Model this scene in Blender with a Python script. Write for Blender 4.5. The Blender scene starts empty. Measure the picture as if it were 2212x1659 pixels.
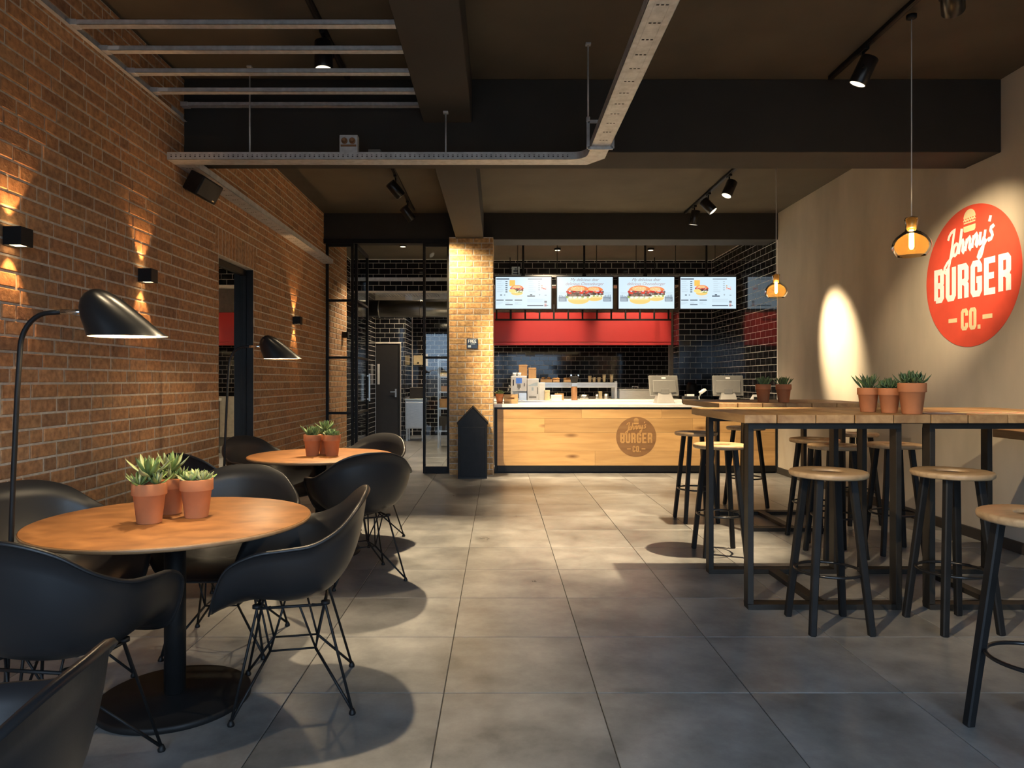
import bpy, bmesh, math, random
from mathutils import Vector, Matrix
random.seed(7)
R = math.radians
PI = math.pi
scene = bpy.context.scene
col = scene.collection

# ------------------------------------------------------------------ camera
CAMZ = 1.25
cam_d = bpy.data.cameras.new('camera')
cam = bpy.data.objects.new('camera', cam_d)
col.objects.link(cam)
cam.location = (0, 0, CAMZ)
cam.rotation_euler = (R(90), 0, 0)
cam_d.sensor_fit = 'HORIZONTAL'
cam_d.sensor_width = 36
cam_d.lens = 1515 / 2212 * 36
cam_d.shift_x = (1106 - 1077) / 2212
cam_d.shift_y = -7.5 / 2212
cam_d.clip_start = 0.05
scene.camera = cam

# ------------------------------------------------------------------ view + world (dusk daylight through the open shopfront behind the camera)
vs = scene.view_settings
vs.view_transform = 'Standard'
vs.look = 'None'
vs.gamma = 1
vs.exposure = 0.45
vs.use_curve_mapping = False
w = bpy.data.worlds.new('dusk')
scene.world = w
w.use_nodes = True
nt = w.node_tree
bg = nt.nodes['Background']
tc = nt.nodes.new('ShaderNodeTexCoord')
sp = nt.nodes.new('ShaderNodeSeparateXYZ')
rp = nt.nodes.new('ShaderNodeValToRGB')
nt.links.new(tc.outputs['Generated'], sp.inputs[0])
nt.links.new(sp.outputs['Z'], rp.inputs[0])
rp.color_ramp.elements[0].position = 0.0
rp.color_ramp.elements[0].color = (0.10, 0.11, 0.12, 1)
rp.color_ramp.elements[1].position = 0.02
rp.color_ramp.elements[1].color = (0.48, 0.66, 0.88, 1)
nt.links.new(rp.outputs[0], bg.inputs['Color'])
bg.inputs['Strength'].default_value = 6.6
WARM = (1.0, 0.77, 0.47)
WARMW = (1.0, 0.80, 0.54)
SPOT_SCALE = 1.0

# ------------------------------------------------------------------ materials
def _mat(name):
    m = bpy.data.materials.new(name)
    m.use_nodes = True
    n = m.node_tree.nodes
    l = m.node_tree.links
    return m, n, l, n['Principled BSDF']

def mat(name, c, rough=.5, metal=0, var=.12, scale=14, bump=0, stretch=(1, 1, 1), spec=.5, coat=0, rnd=None, bscale=None, detail=4):
    """Noise-varied principled material; rnd = 'object' or 'island' adds a random brightness per piece."""
    m, n, l, b = _mat(name)
    t = n.new('ShaderNodeTexCoord')
    mp = n.new('ShaderNodeMapping')
    mp.inputs['Scale'].default_value = stretch
    l.new(t.outputs['Object'], mp.inputs[0])
    no = n.new('ShaderNodeTexNoise')
    no.inputs['Scale'].default_value = scale
    no.inputs['Detail'].default_value = detail
    l.new(mp.outputs[0], no.inputs['Vector'])
    cr = n.new('ShaderNodeValToRGB')
    e = cr.color_ramp.elements
    e[0].position, e[1].position = .3, .7
    e[0].color = (*[max(0, x * (1 - var)) for x in c], 1)
    e[1].color = (*[min(1, x * (1 + var)) for x in c], 1)
    l.new(no.outputs[0], cr.inputs[0])
    out = cr.outputs[0]
    if rnd:
        if rnd == 'object':
            g = n.new('ShaderNodeObjectInfo'); ro = g.outputs['Random']
        else:
            g = n.new('ShaderNodeNewGeometry'); ro = g.outputs['Random Per Island']
        r2 = n.new('ShaderNodeValToRGB')
        e2 = r2.color_ramp.elements
        e2[0].color = (.62, .60, .60, 1); e2[1].color = (1.25, 1.2, 1.15, 1)
        l.new(ro, r2.inputs[0])
        mx = n.new('ShaderNodeMix'); mx.data_type = 'RGBA'; mx.blend_type = 'MULTIPLY'
        mx.inputs['Factor'].default_value = 1
        l.new(out, mx.inputs['A']); l.new(r2.outputs[0], mx.inputs['B'])
        out = mx.outputs['Result']
    l.new(out, b.inputs['Base Color'])
    b.inputs['Roughness'].default_value = rough
    b.inputs['Metallic'].default_value = metal
    b.inputs['Specular IOR Level'].default_value = spec
    if coat:
        b.inputs['Coat Weight'].default_value = coat
        b.inputs['Coat Roughness'].default_value = .08
    if bump:
        bp = n.new('ShaderNodeBump')
        bp.inputs['Strength'].default_value = bump
        bp.inputs['Distance'].default_value = .01
        n2 = n.new('ShaderNodeTexNoise')
        n2.inputs['Scale'].default_value = bscale or scale * 3
        n2.inputs['Detail'].default_value = 5
        l.new(mp.outputs[0], n2.inputs['Vector'])
        l.new(n2.outputs[0], bp.inputs['Height'])
        l.new(bp.outputs[0], b.inputs['Normal'])
    return m

def brick_mat(name, rnd, gain=(1, 1, 1)):
    m, n, l, b = _mat(name)
    t = n.new('ShaderNodeTexCoord')
    if rnd == 'object':
        g = n.new('ShaderNodeObjectInfo'); ro = g.outputs['Random']
    else:
        g = n.new('ShaderNodeNewGeometry'); ro = g.outputs['Random Per Island']
    cr = n.new('ShaderNodeValToRGB')
    cr.color_ramp.elements[0].position = 0
    cr.color_ramp.elements[0].color = (.35 * gain[0], .185 * gain[1], .092 * gain[2], 1)
    cr.color_ramp.elements[1].position = 1
    cr.color_ramp.elements[1].color = (.50 * gain[0], .278 * gain[1], .14 * gain[2], 1)
    for p, c in ((.12, (.30, .165, .088)), (.22, (.43, .222, .106)), (.6, (.47, .248, .115)), (.82, (.38, .215, .108))):
        e = cr.color_ramp.elements.new(p); e.color = (*[x * q for x, q in zip(c, gain)], 1)
    l.new(ro, cr.inputs[0])
    no = n.new('ShaderNodeTexNoise'); no.inputs['Scale'].default_value = 28; no.inputs['Detail'].default_value = 6
    ge = n.new('ShaderNodeNewGeometry')
    l.new(ge.outputs['Position'], no.inputs['Vector'])
    r2 = n.new('ShaderNodeValToRGB')
    r2.color_ramp.elements[0].position = .32; r2.color_ramp.elements[0].color = (.62, .58, .55, 1)
    r2.color_ramp.elements[1].position = .68; r2.color_ramp.elements[1].color = (1.2, 1.2, 1.15, 1)
    l.new(no.outputs[0], r2.inputs[0])
    mx = n.new('ShaderNodeMix'); mx.data_type = 'RGBA'; mx.blend_type = 'MULTIPLY'; mx.inputs['Factor'].default_value = 1
    l.new(cr.outputs[0], mx.inputs['A']); l.new(r2.outputs[0], mx.inputs['B'])
    l.new(mx.outputs['Result'], b.inputs['Base Color'])
    b.inputs['Roughness'].default_value = .85
    bp = n.new('ShaderNodeBump'); bp.inputs['Strength'].default_value = .6; bp.inputs['Distance'].default_value = .006
    n2 = n.new('ShaderNodeTexNoise'); n2.inputs['Scale'].default_value = 60; n2.inputs['Detail'].default_value = 6
    l.new(ge.outputs['Position'], n2.inputs['Vector'])
    l.new(n2.outputs[0], bp.inputs['Height']); l.new(bp.outputs[0], b.inputs['Normal'])
    return m

def floor_mat(name):
    m, n, l, b = _mat(name)
    ge = n.new('ShaderNodeNewGeometry')
    oi = n.new('ShaderNodeObjectInfo')
    ad = n.new('ShaderNodeVectorMath'); ad.operation = 'ADD'
    sc = n.new('ShaderNodeVectorMath'); sc.operation = 'SCALE'
    cb = n.new('ShaderNodeCombineXYZ')
    l.new(oi.outputs['Random'], cb.inputs[0]); l.new(oi.outputs['Random'], cb.inputs[2])
    l.new(cb.outputs[0], sc.inputs[0]); sc.inputs['Scale'].default_value = 37
    l.new(ge.outputs['Position'], ad.inputs[0]); l.new(sc.outputs[0], ad.inputs[1])
    no = n.new('ShaderNodeTexNoise'); no.inputs['Scale'].default_value = 3.2; no.inputs['Detail'].default_value = 9; no.inputs['Roughness'].default_value = .68
    l.new(ad.outputs[0], no.inputs['Vector'])
    cr = n.new('ShaderNodeValToRGB')
    cr.color_ramp.elements[0].position = .3; cr.color_ramp.elements[0].color = (.12, .121, .122, 1)
    cr.color_ramp.elements[1].position = .72; cr.color_ramp.elements[1].color = (.345, .343, .338, 1)
    l.new(no.outputs[0], cr.inputs[0])
    r2 = n.new('ShaderNodeValToRGB')
    r2.color_ramp.elements[0].color = (.86, .86, .86, 1); r2.color_ramp.elements[1].color = (1.1, 1.1, 1.1, 1)
    l.new(oi.outputs['Random'], r2.inputs[0])
    mx = n.new('ShaderNodeMix'); mx.data_type = 'RGBA'; mx.blend_type = 'MULTIPLY'; mx.inputs['Factor'].default_value = 1
    l.new(cr.outputs[0], mx.inputs['A']); l.new(r2.outputs[0], mx.inputs['B'])
    l.new(mx.outputs['Result'], b.inputs['Base Color'])
    rr = n.new('ShaderNodeMapRange'); rr.inputs['To Min'].default_value = .22; rr.inputs['To Max'].default_value = .40
    l.new(no.outputs[0], rr.inputs[0]); l.new(rr.outputs[0], b.inputs['Roughness'])
    return m

def wood_mat(name, c1, c2, axis=1, rough=.45, scale=3.0, squeeze=10, rnd=None, bump=.1, knots=0, lo=.3, hi=.7):
    m, n, l, b = _mat(name)
    t = n.new('ShaderNodeTexCoord')
    mp = n.new('ShaderNodeMapping')
    s = [squeeze] * 3; s[axis] = 1
    mp.inputs['Scale'].default_value = s
    src = t.outputs['Object']
    if rnd:
        oi = n.new('ShaderNodeObjectInfo')
        ad = n.new('ShaderNodeVectorMath'); ad.operation = 'ADD'
        sc = n.new('ShaderNodeVectorMath'); sc.operation = 'SCALE'; sc.inputs['Scale'].default_value = 23
        cb = n.new('ShaderNodeCombineXYZ')
        for i in range(3): l.new(oi.outputs['Random'], cb.inputs[i])
        l.new(cb.outputs[0], sc.inputs[0])
        l.new(src, ad.inputs[0]); l.new(sc.outputs[0], ad.inputs[1])
        src = ad.outputs[0]
    l.new(src, mp.inputs[0])
    no = n.new('ShaderNodeTexNoise'); no.inputs['Scale'].default_value = scale; no.inputs['Detail'].default_value = 7; no.inputs['Distortion'].default_value = .5
    l.new(mp.outputs[0], no.inputs['Vector'])
    cr = n.new('ShaderNodeValToRGB')
    cr.color_ramp.elements[0].position = lo; cr.color_ramp.elements[0].color = (*c1, 1)
    cr.color_ramp.elements[1].position = hi; cr.color_ramp.elements[1].color = (*c2, 1)
    l.new(no.outputs[0], cr.inputs[0])
    out = cr.outputs[0]
    if knots:
        vo = n.new('ShaderNodeTexVoronoi'); vo.inputs['Scale'].default_value = knots
        mk = n.new('ShaderNodeMapping'); s2 = [3.2] * 3; s2[axis] = 1; mk.inputs['Scale'].default_value = s2
        l.new(src, mk.inputs[0]); l.new(mk.outputs[0], vo.inputs['Vector'])
        kr = n.new('ShaderNodeValToRGB')
        kr.color_ramp.elements[0].position = .02; kr.color_ramp.elements[0].color = (.30, .22, .16, 1)
        kr.color_ramp.elements[1].position = .17; kr.color_ramp.elements[1].color = (1, 1, 1, 1)
        l.new(vo.outputs['Distance'], kr.inputs[0])
        mx = n.new('ShaderNodeMix'); mx.data_type = 'RGBA'; mx.blend_type = 'MULTIPLY'; mx.inputs['Factor'].default_value = 1
        l.new(out, mx.inputs['A']); l.new(kr.outputs[0], mx.inputs['B']); out = mx.outputs['Result']
    if rnd:
        r2 = n.new('ShaderNodeValToRGB')
        r2.color_ramp.elements[0].color = (.8, .78, .76, 1); r2.color_ramp.elements[1].color = (1.12, 1.1, 1.08, 1)
        l.new(oi.outputs['Random'], r2.inputs[0])
        m2 = n.new('ShaderNodeMix'); m2.data_type = 'RGBA'; m2.blend_type = 'MULTIPLY'; m2.inputs['Factor'].default_value = 1
        l.new(out, m2.inputs['A']); l.new(r2.outputs[0], m2.inputs['B']); out = m2.outputs['Result']
    l.new(out, b.inputs['Base Color'])
    b.inputs['Roughness'].default_value = rough
    if bump:
        bp = n.new('ShaderNodeBump'); bp.inputs['Strength'].default_value = bump; bp.inputs['Distance'].default_value = .004
        l.new(no.outputs[0], bp.inputs['Height']); l.new(bp.outputs[0], b.inputs['Normal'])
    return m

def emit(name, c, s):
    m, n, l, b = _mat(name)
    b.inputs['Base Color'].default_value = (.02, .02, .02, 1)
    b.inputs['Emission Color'].default_value = (*c, 1)
    b.inputs['Emission Strength'].default_value = s
    return m

def attr_emit(name, s):
    m, n, l, b = _mat(name)
    a = n.new('ShaderNodeVertexColor'); a.layer_name = 'ink'
    b.inputs['Base Color'].default_value = (.02, .02, .02, 1)
    b.inputs['Roughness'].default_value = .3
    l.new(a.outputs['Color'], b.inputs['Emission Color'])
    b.inputs['Emission Strength'].default_value = s
    return m

def glass(name, tint, base=.04, rough=.02, gain=1.0):
    m, n, l, b = _mat(name)
    n.remove(b)
    out = n['Material Output']
    tr = n.new('ShaderNodeBsdfTransparent'); tr.inputs[0].default_value = (*tint, 1)
    gl = n.new('ShaderNodeBsdfGlossy'); gl.inputs['Roughness'].default_value = rough
    fr = n.new('ShaderNodeFresnel'); fr.inputs['IOR'].default_value = 1.5
    ma = n.new('ShaderNodeMath'); ma.operation = 'MULTIPLY_ADD'
    ma.inputs[1].default_value = gain; ma.inputs[2].default_value = base; ma.use_clamp = True
    l.new(fr.outputs[0], ma.inputs[0])
    mi = n.new('ShaderNodeMixShader')
    l.new(ma.outputs[0], mi.inputs[0]); l.new(tr.outputs[0], mi.inputs[1]); l.new(gl.outputs[0], mi.inputs[2])
    l.new(mi.outputs[0], out.inputs[0])
    return m

def amber(name):
    """thin tinted glass: mostly clear, a little scattering in the coloured wall"""
    m, n, l, b = _mat(name)
    n.remove(b)
    tr = n.new('ShaderNodeBsdfTransparent'); tr.inputs[0].default_value = (1, .90, .70, 1)
    tl = n.new('ShaderNodeBsdfTranslucent'); tl.inputs[0].default_value = (1, .62, .22, 1)
    gl = n.new('ShaderNodeBsdfGlossy'); gl.inputs['Roughness'].default_value = .03
    fr = n.new('ShaderNodeFresnel'); fr.inputs['IOR'].default_value = 1.16
    a = n.new('ShaderNodeMixShader'); a.inputs[0].default_value = .08
    c = n.new('ShaderNodeMixShader')
    l.new(tr.outputs[0], a.inputs[1]); l.new(tl.outputs[0], a.inputs[2])
    l.new(fr.outputs[0], c.inputs[0]); l.new(a.outputs[0], c.inputs[1]); l.new(gl.outputs[0], c.inputs[2])
    l.new(c.outputs[0], n['Material Output'].inputs[0])
    return m

M = {}
M['brick'] = brick_mat('brick', 'object')
M['brick_i'] = brick_mat('brick_joined', 'island')
M['pbrick'] = brick_mat('pale_brick', 'object', (1.38, 1.6, 1.5))
M['pbrick_i'] = brick_mat('pale_brick_joined', 'island', (1.38, 1.6, 1.5))
M['mortar'] = mat('mortar', (.58, .52, .43), .95, var=.2, scale=30, bump=.4)
M['floor'] = floor_mat('concrete_tile')
M['grout'] = mat('floor_grout', (.05, .047, .043), .9)
M['tile'] = mat('black_glazed_tile', (.010, .010, .012), .08, spec=.26, var=.2, scale=3)
M['tgrout'] = mat('pale_grout', (.82, .78, .70), .9)
M['ceil'] = mat('dark_ceiling_paint', (.080, .066, .046), .85, var=.12, scale=2.5)
M['beam'] = mat('dark_beam_paint', (.029, .026, .022), .8, var=.12, scale=3)
M['kceil'] = mat('kitchen_ceiling_paint', (.10, .085, .06), .85, var=.1, scale=2)
M['plaster'] = mat('concrete_plaster', (.46, .405, .325), .8, var=.26, scale=1.3, stretch=(1, 1, .4), bump=.06, detail=9)
M['dark'] = mat('dark_baseboard_paint', (.03, .026, .022), .6)
M['black'] = mat('black_powder_coat', (.009, .009, .0095), .5, var=.25, spec=.25)
M['blackgl'] = mat('black_satin_lacquer', (.010, .010, .011), .28, var=.1)
M['steelblk'] = mat('dark_bronze_steel', (.020, .017, .014), .45, metal=.0, var=.2, spec=.3)
M['shell'] = mat('charcoal_plastic_shell', (.015, .015, .0165), .38, spec=.4, var=.08, scale=6, bump=.03, bscale=300)
M['galv'] = mat('galvanised_steel', (.60, .62, .64), .52, metal=.6, var=.15, scale=25)
M['steel'] = mat('brushed_steel', (.46, .45, .42), .32, metal=1, var=.1, scale=10, stretch=(1, 1, 12))
M['chrome'] = mat('chrome', (.75, .75, .74), .12, metal=1, var=.03)
M['terra'] = mat('terracotta', (.46, .17, .068), .8, var=.14, scale=9, bump=.08)
M['soil'] = mat('potting_soil', (.03, .02, .013), .95, var=.5, scale=60, bump=.8)
M['leaf'] = mat('succulent_leaf', (.17, .27, .085), .45, var=.35, scale=22, rnd='object')
M['leafd'] = mat('dark_succulent_leaf', (.07, .13, .055), .5, var=.35, scale=22, rnd='object')
M['leafp'] = mat('pale_succulent_leaf', (.34, .40, .20), .5, var=.3, scale=22, rnd='object')
M['leaf_i'] = mat('succulent_leaf_joined', (.13, .21, .08), .5, var=.35, scale=22, rnd='island')
M['tabletop'] = wood_mat('orange_brown_veneer', (.16, .062, .018), (.38, .165, .052), axis=0, rough=.42, scale=7, squeeze=1.6, bump=.03, lo=.25, hi=.75)
M['tedge'] = wood_mat('veneer_edge', (.24, .13, .06), (.34, .2, .1), axis=0, rough=.4)
M['oak'] = wood_mat('counter_oak', (.52, .30, .11), (.68, .42, .17), axis=0, rough=.5, scale=1.6, squeeze=9, rnd=True, knots=1.5, bump=.05)
M['oakdark'] = wood_mat('burnt_oak', (.20, .095, .034), (.29, .15, .056), axis=0, rough=.6, scale=1.6, squeeze=9, bump=.05)
M['oakletter'] = wood_mat('oak_lettering', (.46, .25, .08), (.58, .33, .12), axis=0, rough=.5, scale=2, squeeze=9)
M['plank'] = wood_mat('scaffold_plank', (.27, .145, .06), (.47, .29, .13), axis=1, rough=.5, scale=2.2, squeeze=9, rnd=True, knots=1.2)
M['stoolw'] = wood_mat('stool_seat_wood', (.33, .21, .11), (.50, .34, .19), axis=0, rough=.42, scale=4, squeeze=9)
M['white'] = mat('white_counter_top', (.78, .76, .72), .3, var=.04)
M['whitep'] = mat('white_plastic', (.72, .72, .71), .35, var=.04)
M['greyp'] = mat('grey_plastic', (.15, .147, .138), .45, var=.06)
M['red'] = mat('red_enamel', (.56, .042, .040), .35, var=.04, scale=2)
M['redproj'] = mat('painted_red_projection', (.70, .075, .04), .7, var=.1, scale=5)  # red light of the wall projection, painted as surface colour
M['white_sign_proj'] = mat('pale_sign_and_projection', (.80, .86, .88), .7, var=.06)  # wifi sign print, also the painted pale light of the wall projection
M['creamproj'] = mat('painted_cream_projection', (.74, .62, .38), .7, var=.06)  # cream light of the wall projection, painted as surface colour
M['greyl'] = mat('light_grey_plastic', (.30, .29, .275), .45, var=.05)
M['card'] = mat('brown_cardboard', (.38, .22, .10), .85, var=.12)
M['cream'] = mat('cream_card', (.72, .58, .34), .8, var=.1)
M['bread'] = mat('bread_crust', (.42, .22, .08), .8, var=.25, scale=30)
M['crate'] = wood_mat('crate_wood', (.30, .18, .08), (.44, .28, .13), axis=0, rough=.6)
M['navy'] = mat('navy_sign', (.02, .035, .07), .35)
M['door'] = mat('dark_grey_door', (.022, .019, .017), .5, var=.08)
M['copper'] = mat('copper_socket', (.30, .15, .07), .5, metal=.4)
M['mirror'] = mat('mirror_glass', (.72, .70, .66), .015, metal=1, var=.01)
M['glass'] = glass('clear_glass', (.93, .95, .95), .0, gain=.55)
M['amber'] = amber('amber_glass')
M['hoodlight'] = emit('hood_diffuser', (1.0, .78, .42), 2.2)
M['bulb'] = emit('glowing_filament', (1.0, .62, .22), 14)
M['lens'] = emit('spot_lens', (1.0, .86, .62), 1.6)
M['lampin'] = mat('cream_lamp_lining', (.80, .70, .52), .5, var=.04)
M['glow'] = emit('warm_diffuser', (1.0, .72, .38), 4.0)
M['ink'] = attr_emit('screen_picture', 0.95)
M['screen'] = emit('screen_backlight', (.60, .72, .80), 0.9)
M['blueled'] = emit('blue_display', (.05, .15, .4), .9)
M['pale'] = mat('pale_blue_notice', (.45, .55, .62), .5)

# ------------------------------------------------------------------ mesh builder
class MB:
    def __init__(s):
        s.v = []; s.f = []; s.m = []; s.sm = []; s.c = []
        s.mi = 0; s.col = None
    def _add(s, vs, fs, smooth=False):
        o = len(s.v)
        s.v += [tuple(p) for p in vs]
        for f in fs:
            s.f.append([i + o for i in f]); s.m.append(s.mi); s.sm.append(smooth); s.c.append(s.col)
        return s
    def box(s, x0, y0, z0, x1, y1, z1, mtx=None):
        vs = [Vector(p) for p in ((x0, y0, z0), (x1, y0, z0), (x1, y1, z0), (x0, y1, z0), (x0, y0, z1), (x1, y0, z1), (x1, y1, z1), (x0, y1, z1))]
        if mtx: vs = [mtx @ p for p in vs]
        return s._add(vs, [(3, 2, 1, 0), (4, 5, 6, 7), (0, 1, 5, 4), (1, 2, 6, 5), (2, 3, 7, 6), (3, 0, 4, 7)])
    def hexa(s, b, t):
        """b, t: four bottom and four top corners in order"""
        return s._add(list(b) + list(t), [(3, 2, 1, 0), (4, 5, 6, 7), (0, 1, 5, 4), (1, 2, 6, 5), (2, 3, 7, 6), (3, 0, 4, 7)])
    def lathe(s, prof, n=32, c=(0, 0, 0), mtx=None, closed=False, smooth=True, sx=1, sy=1):
        vs = []; fs = []
        k = len(prof)
        for r, z in prof:
            for i in range(n):
                a = 2 * PI * i / n
                p = Vector((c[0] + r * sx * math.cos(a), c[1] + r * sy * math.sin(a), c[2] + z))
                vs.append(mtx @ p if mtx else p)
        for j in range(k - 1 if not closed else k):
            j2 = (j + 1) % k
            for i in range(n):
                i2 = (i + 1) % n
                fs.append((j * n + i, j * n + i2, j2 * n + i2, j2 * n + i))
        s._add(vs, fs, smooth)
        if not closed:
            o = len(s.v) - k * n
            for j, rev in ((0, True), (k - 1, False)):
                if prof[j][0] > 1e-5 and getattr(s, 'caps', True):
                    f = [o + j * n + i for i in range(n)]
                    s.f.append(f[::-1] if rev else f); s.m.append(s.mi); s.sm.append(False); s.c.append(s.col)
        return s
    def tube(s, path, r, n=8, closed=False, smooth=True):
        P = [Vector(p) for p in path]
        k = len(P)
        rs = r if isinstance(r, (list, tuple)) else [r] * k
        vs = []; fs = []
        up = None
        for i in range(k):
            if closed:
                t = (P[(i + 1) % k] - P[i - 1]).normalized()
            else:
                t = (P[min(i + 1, k - 1)] - P[max(i - 1, 0)]).normalized()
            if up is None:
                up = Vector((0, 0, 1)) if abs(t.z) < .9 else Vector((1, 0, 0))
            a = t.cross(up)
            if a.length < 1e-6: a = t.orthogonal()
            a.normalize()
            b = a.cross(t).normalized()
            up = b
            for j in range(n):
                q = 2 * PI * j / n
                vs.append(P[i] + (a * math.cos(q) + b * math.sin(q)) * rs[i])
        for i in range(k if closed else k - 1):
            i2 = (i + 1) % k
            for j in range(n):
                j2 = (j + 1) % n
                fs.append((i * n + j, i2 * n + j, i2 * n + j2, i * n + j2))
        s._add(vs, fs, smooth)
        if not closed:
            o = len(s.v) - k * n
            for f in ([o + j for j in range(n)], [o + (k - 1) * n + j for j in range(n)][::-1]):
                s.f.append(f); s.m.append(s.mi); s.sm.append(False); s.c.append(s.col)
        return s
    def bar(s, a, b, wx, wy, ref=(1, 0, 0), wx2=None, wy2=None):
        """rectangular bar from a to b"""
        a = Vector(a); b = Vector(b)
        t = (b - a).normalized()
        u = Vector(ref); u = (u - t * u.dot(t)).normalized()
        v = t.cross(u)
        wx2 = wx2 or wx; wy2 = wy2 or wy
        B = [a + u * sx * wx / 2 + v * sy * wy / 2 for sx, sy in ((-1, -1), (1, -1), (1, 1), (-1, 1))]
        T = [b + u * sx * wx2 / 2 + v * sy * wy2 / 2 for sx, sy in ((-1, -1), (1, -1), (1, 1), (-1, 1))]
        return s.hexa(B, T)
    def prism(s, poly, O, U, V, N, d):
        """2D polygon extruded by d along N"""
        O, U, V, N = map(Vector, (O, U, V, N))
        k = len(poly)
        A = [O + U * x + V * y for x, y in poly]
        B = [p + N * d for p in A]
        return s._add(A + B, [tuple(range(k))[::-1], tuple(range(k, 2 * k))] + [(i, (i + 1) % k, k + (i + 1) % k, k + i) for i in range(k)])
    def ribbon(s, pts, wd, O, U, V, N, d, closed=False):
        """flat stroke of width wd along a 2D polyline, thickness d along N"""
        O, U, V, N = map(Vector, (O, U, V, N))
        k = len(pts)
        P = [Vector((p[0], p[1])) for p in pts]
        Lf = []; Rt = []
        for i in range(k):
            if closed or 0 < i < k - 1:
                d1 = (P[i] - P[i - 1]).normalized(); d2 = (P[(i + 1) % k] - P[i]).normalized()
            elif i == 0:
                d1 = d2 = (P[1] - P[0]).normalized()
            else:
                d1 = d2 = (P[-1] - P[-2]).normalized()
            n1 = Vector((-d1.y, d1.x)); n2 = Vector((-d2.y, d2.x))
            m = n1 + n2
            if m.length < 1e-4: m = n1
            m.normalize()
            q = wd / 2 / max(.5, m.dot(n1))
            Lf.append(P[i] + m * q); Rt.append(P[i] - m * q)
        for i in range(k if closed else k - 1):
            j = (i + 1) % k
            s.prism([tuple(Rt[i]), tuple(Rt[j]), tuple(Lf[j]), tuple(Lf[i])], O, U, V, N, d * (1 + .07 * (i % 9)))
        return s
    def grid(s, rows, closed_u=False, smooth=True):
        """rows of points"""
        k = len(rows); n = len(rows[0])
        vs = [p for r in rows for p in r]
        fs = []
        for j in range(k - 1):
            for i in range(n if closed_u else n - 1):
                i2 = (i + 1) % n
                fs.append((j * n + i, j * n + i2, (j + 1) * n + i2, (j + 1) * n + i))
        return s._add(vs, fs, smooth)
    def mesh(s, name, mats, bevel=0, seg=1):
        me = bpy.data.meshes.new(name)
        me.from_pydata(s.v, [], s.f)
        for m in (mats if isinstance(mats, (list, tuple)) else [mats]):
            me.materials.append(m)
        me.polygons.foreach_set('material_index', s.m)
        me.polygons.foreach_set('use_smooth', s.sm)
        if any(c is not None for c in s.c):
            ca = me.color_attributes.new('ink', 'FLOAT_COLOR', 'CORNER')
            for p, c in zip(me.polygons, s.c):
                for li in p.loop_indices:
                    ca.data[li].color = (*(c or (1, 1, 1)), 1)
        if bevel:
            bm = bmesh.new(); bm.from_mesh(me)
            bmesh.ops.remove_doubles(bm, verts=bm.verts, dist=1e-6)
            es = [e for e in bm.edges if len(e.link_faces) == 2 and e.calc_face_angle(0) > R(35)]
            bmesh.ops.bevel(bm, geom=es, offset=bevel, offset_type='OFFSET', segments=seg, profile=.5, affect='EDGES', clamp_overlap=True)
            bm.to_mesh(me); bm.free()
        me.update()
        return me
    def build(s, name, mats, parent=None, bevel=0, seg=1, loc=None):
        o = bpy.data.objects.new(name, s.mesh(name, mats, bevel, seg))
        col.objects.link(o)
        if parent: o.parent = parent
        if loc: o.location = loc
        return o

def tag(o, label=None, cat=None, group=None, kind=None):
    if label: o['label'] = label
    if cat: o['category'] = cat
    if group: o['group'] = group
    if kind: o['kind'] = kind
    return o

def thing(name, label, cat, loc=(0, 0, 0), rz=0, group=None):
    o = bpy.data.objects.new(name, None)
    o.empty_display_size = .1
    col.objects.link(o)
    o.location = loc; o.rotation_euler = (0, 0, rz)
    return tag(o, label, cat, group)

def dup(root, loc, rz=None, label=None, group=None):
    def cp(o, parent):
        c = o.copy(); col.objects.link(c)
        if parent: c.parent = parent
        for ch in kids.get(o, ()): cp(ch, c)
        return c
    kids = {}
    for o in root.children_recursive: kids.setdefault(o.parent, []).append(o)
    r = cp(root, None)
    r.location = loc
    if rz is not None: r.rotation_euler = (0, 0, rz)
    if label: r['label'] = label
    if group: r['group'] = group
    return r

def struct(name, mb, m, parent=None, bevel=0):
    o = mb.build(name, m, parent, bevel)
    if not parent: o['kind'] = 'structure'
    return o

X, Y, Z = Vector((1, 0, 0)), Vector((0, 1, 0)), Vector((0, 0, 1))

def px(p):
    return (1077 + 1515 * p[0] / max(p[1], .01), 822 - 1515 * (p[2] - CAMZ) / max(p[1], .01))

_unit = {}
def piece_mesh(name, wd, ht, d, ch, m):
    k = (name, round(wd, 3), round(ht, 3), d, m.name)
    if k not in _unit:
        _unit[k] = piece(MB(), wd, ht, d, ch, Matrix.Identity(4)).mesh(name, m)
    return _unit[k]

def piece(mb, wd, ht, d, ch, mtx):
    a, b = wd / 2, ht / 2
    q = lambda x, y, z: mtx @ Vector((x, y, z))
    vs = [q(-a, -b, -d), q(a, -b, -d), q(a, b, -d), q(-a, b, -d), q(-a, -b, -ch), q(a, -b, -ch), q(a, b, -ch), q(-a, b, -ch),
          q(-a + ch, -b + ch, 0), q(a - ch, -b + ch, 0), q(a - ch, b - ch, 0), q(-a + ch, b - ch, 0)]
    return mb._add(vs, [(0, 1, 5, 4), (1, 2, 6, 5), (2, 3, 7, 6), (3, 0, 4, 7), (4, 5, 9, 8), (5, 6, 10, 9), (6, 7, 11, 10), (7, 4, 8, 11), (8, 9, 10, 11)])

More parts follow.
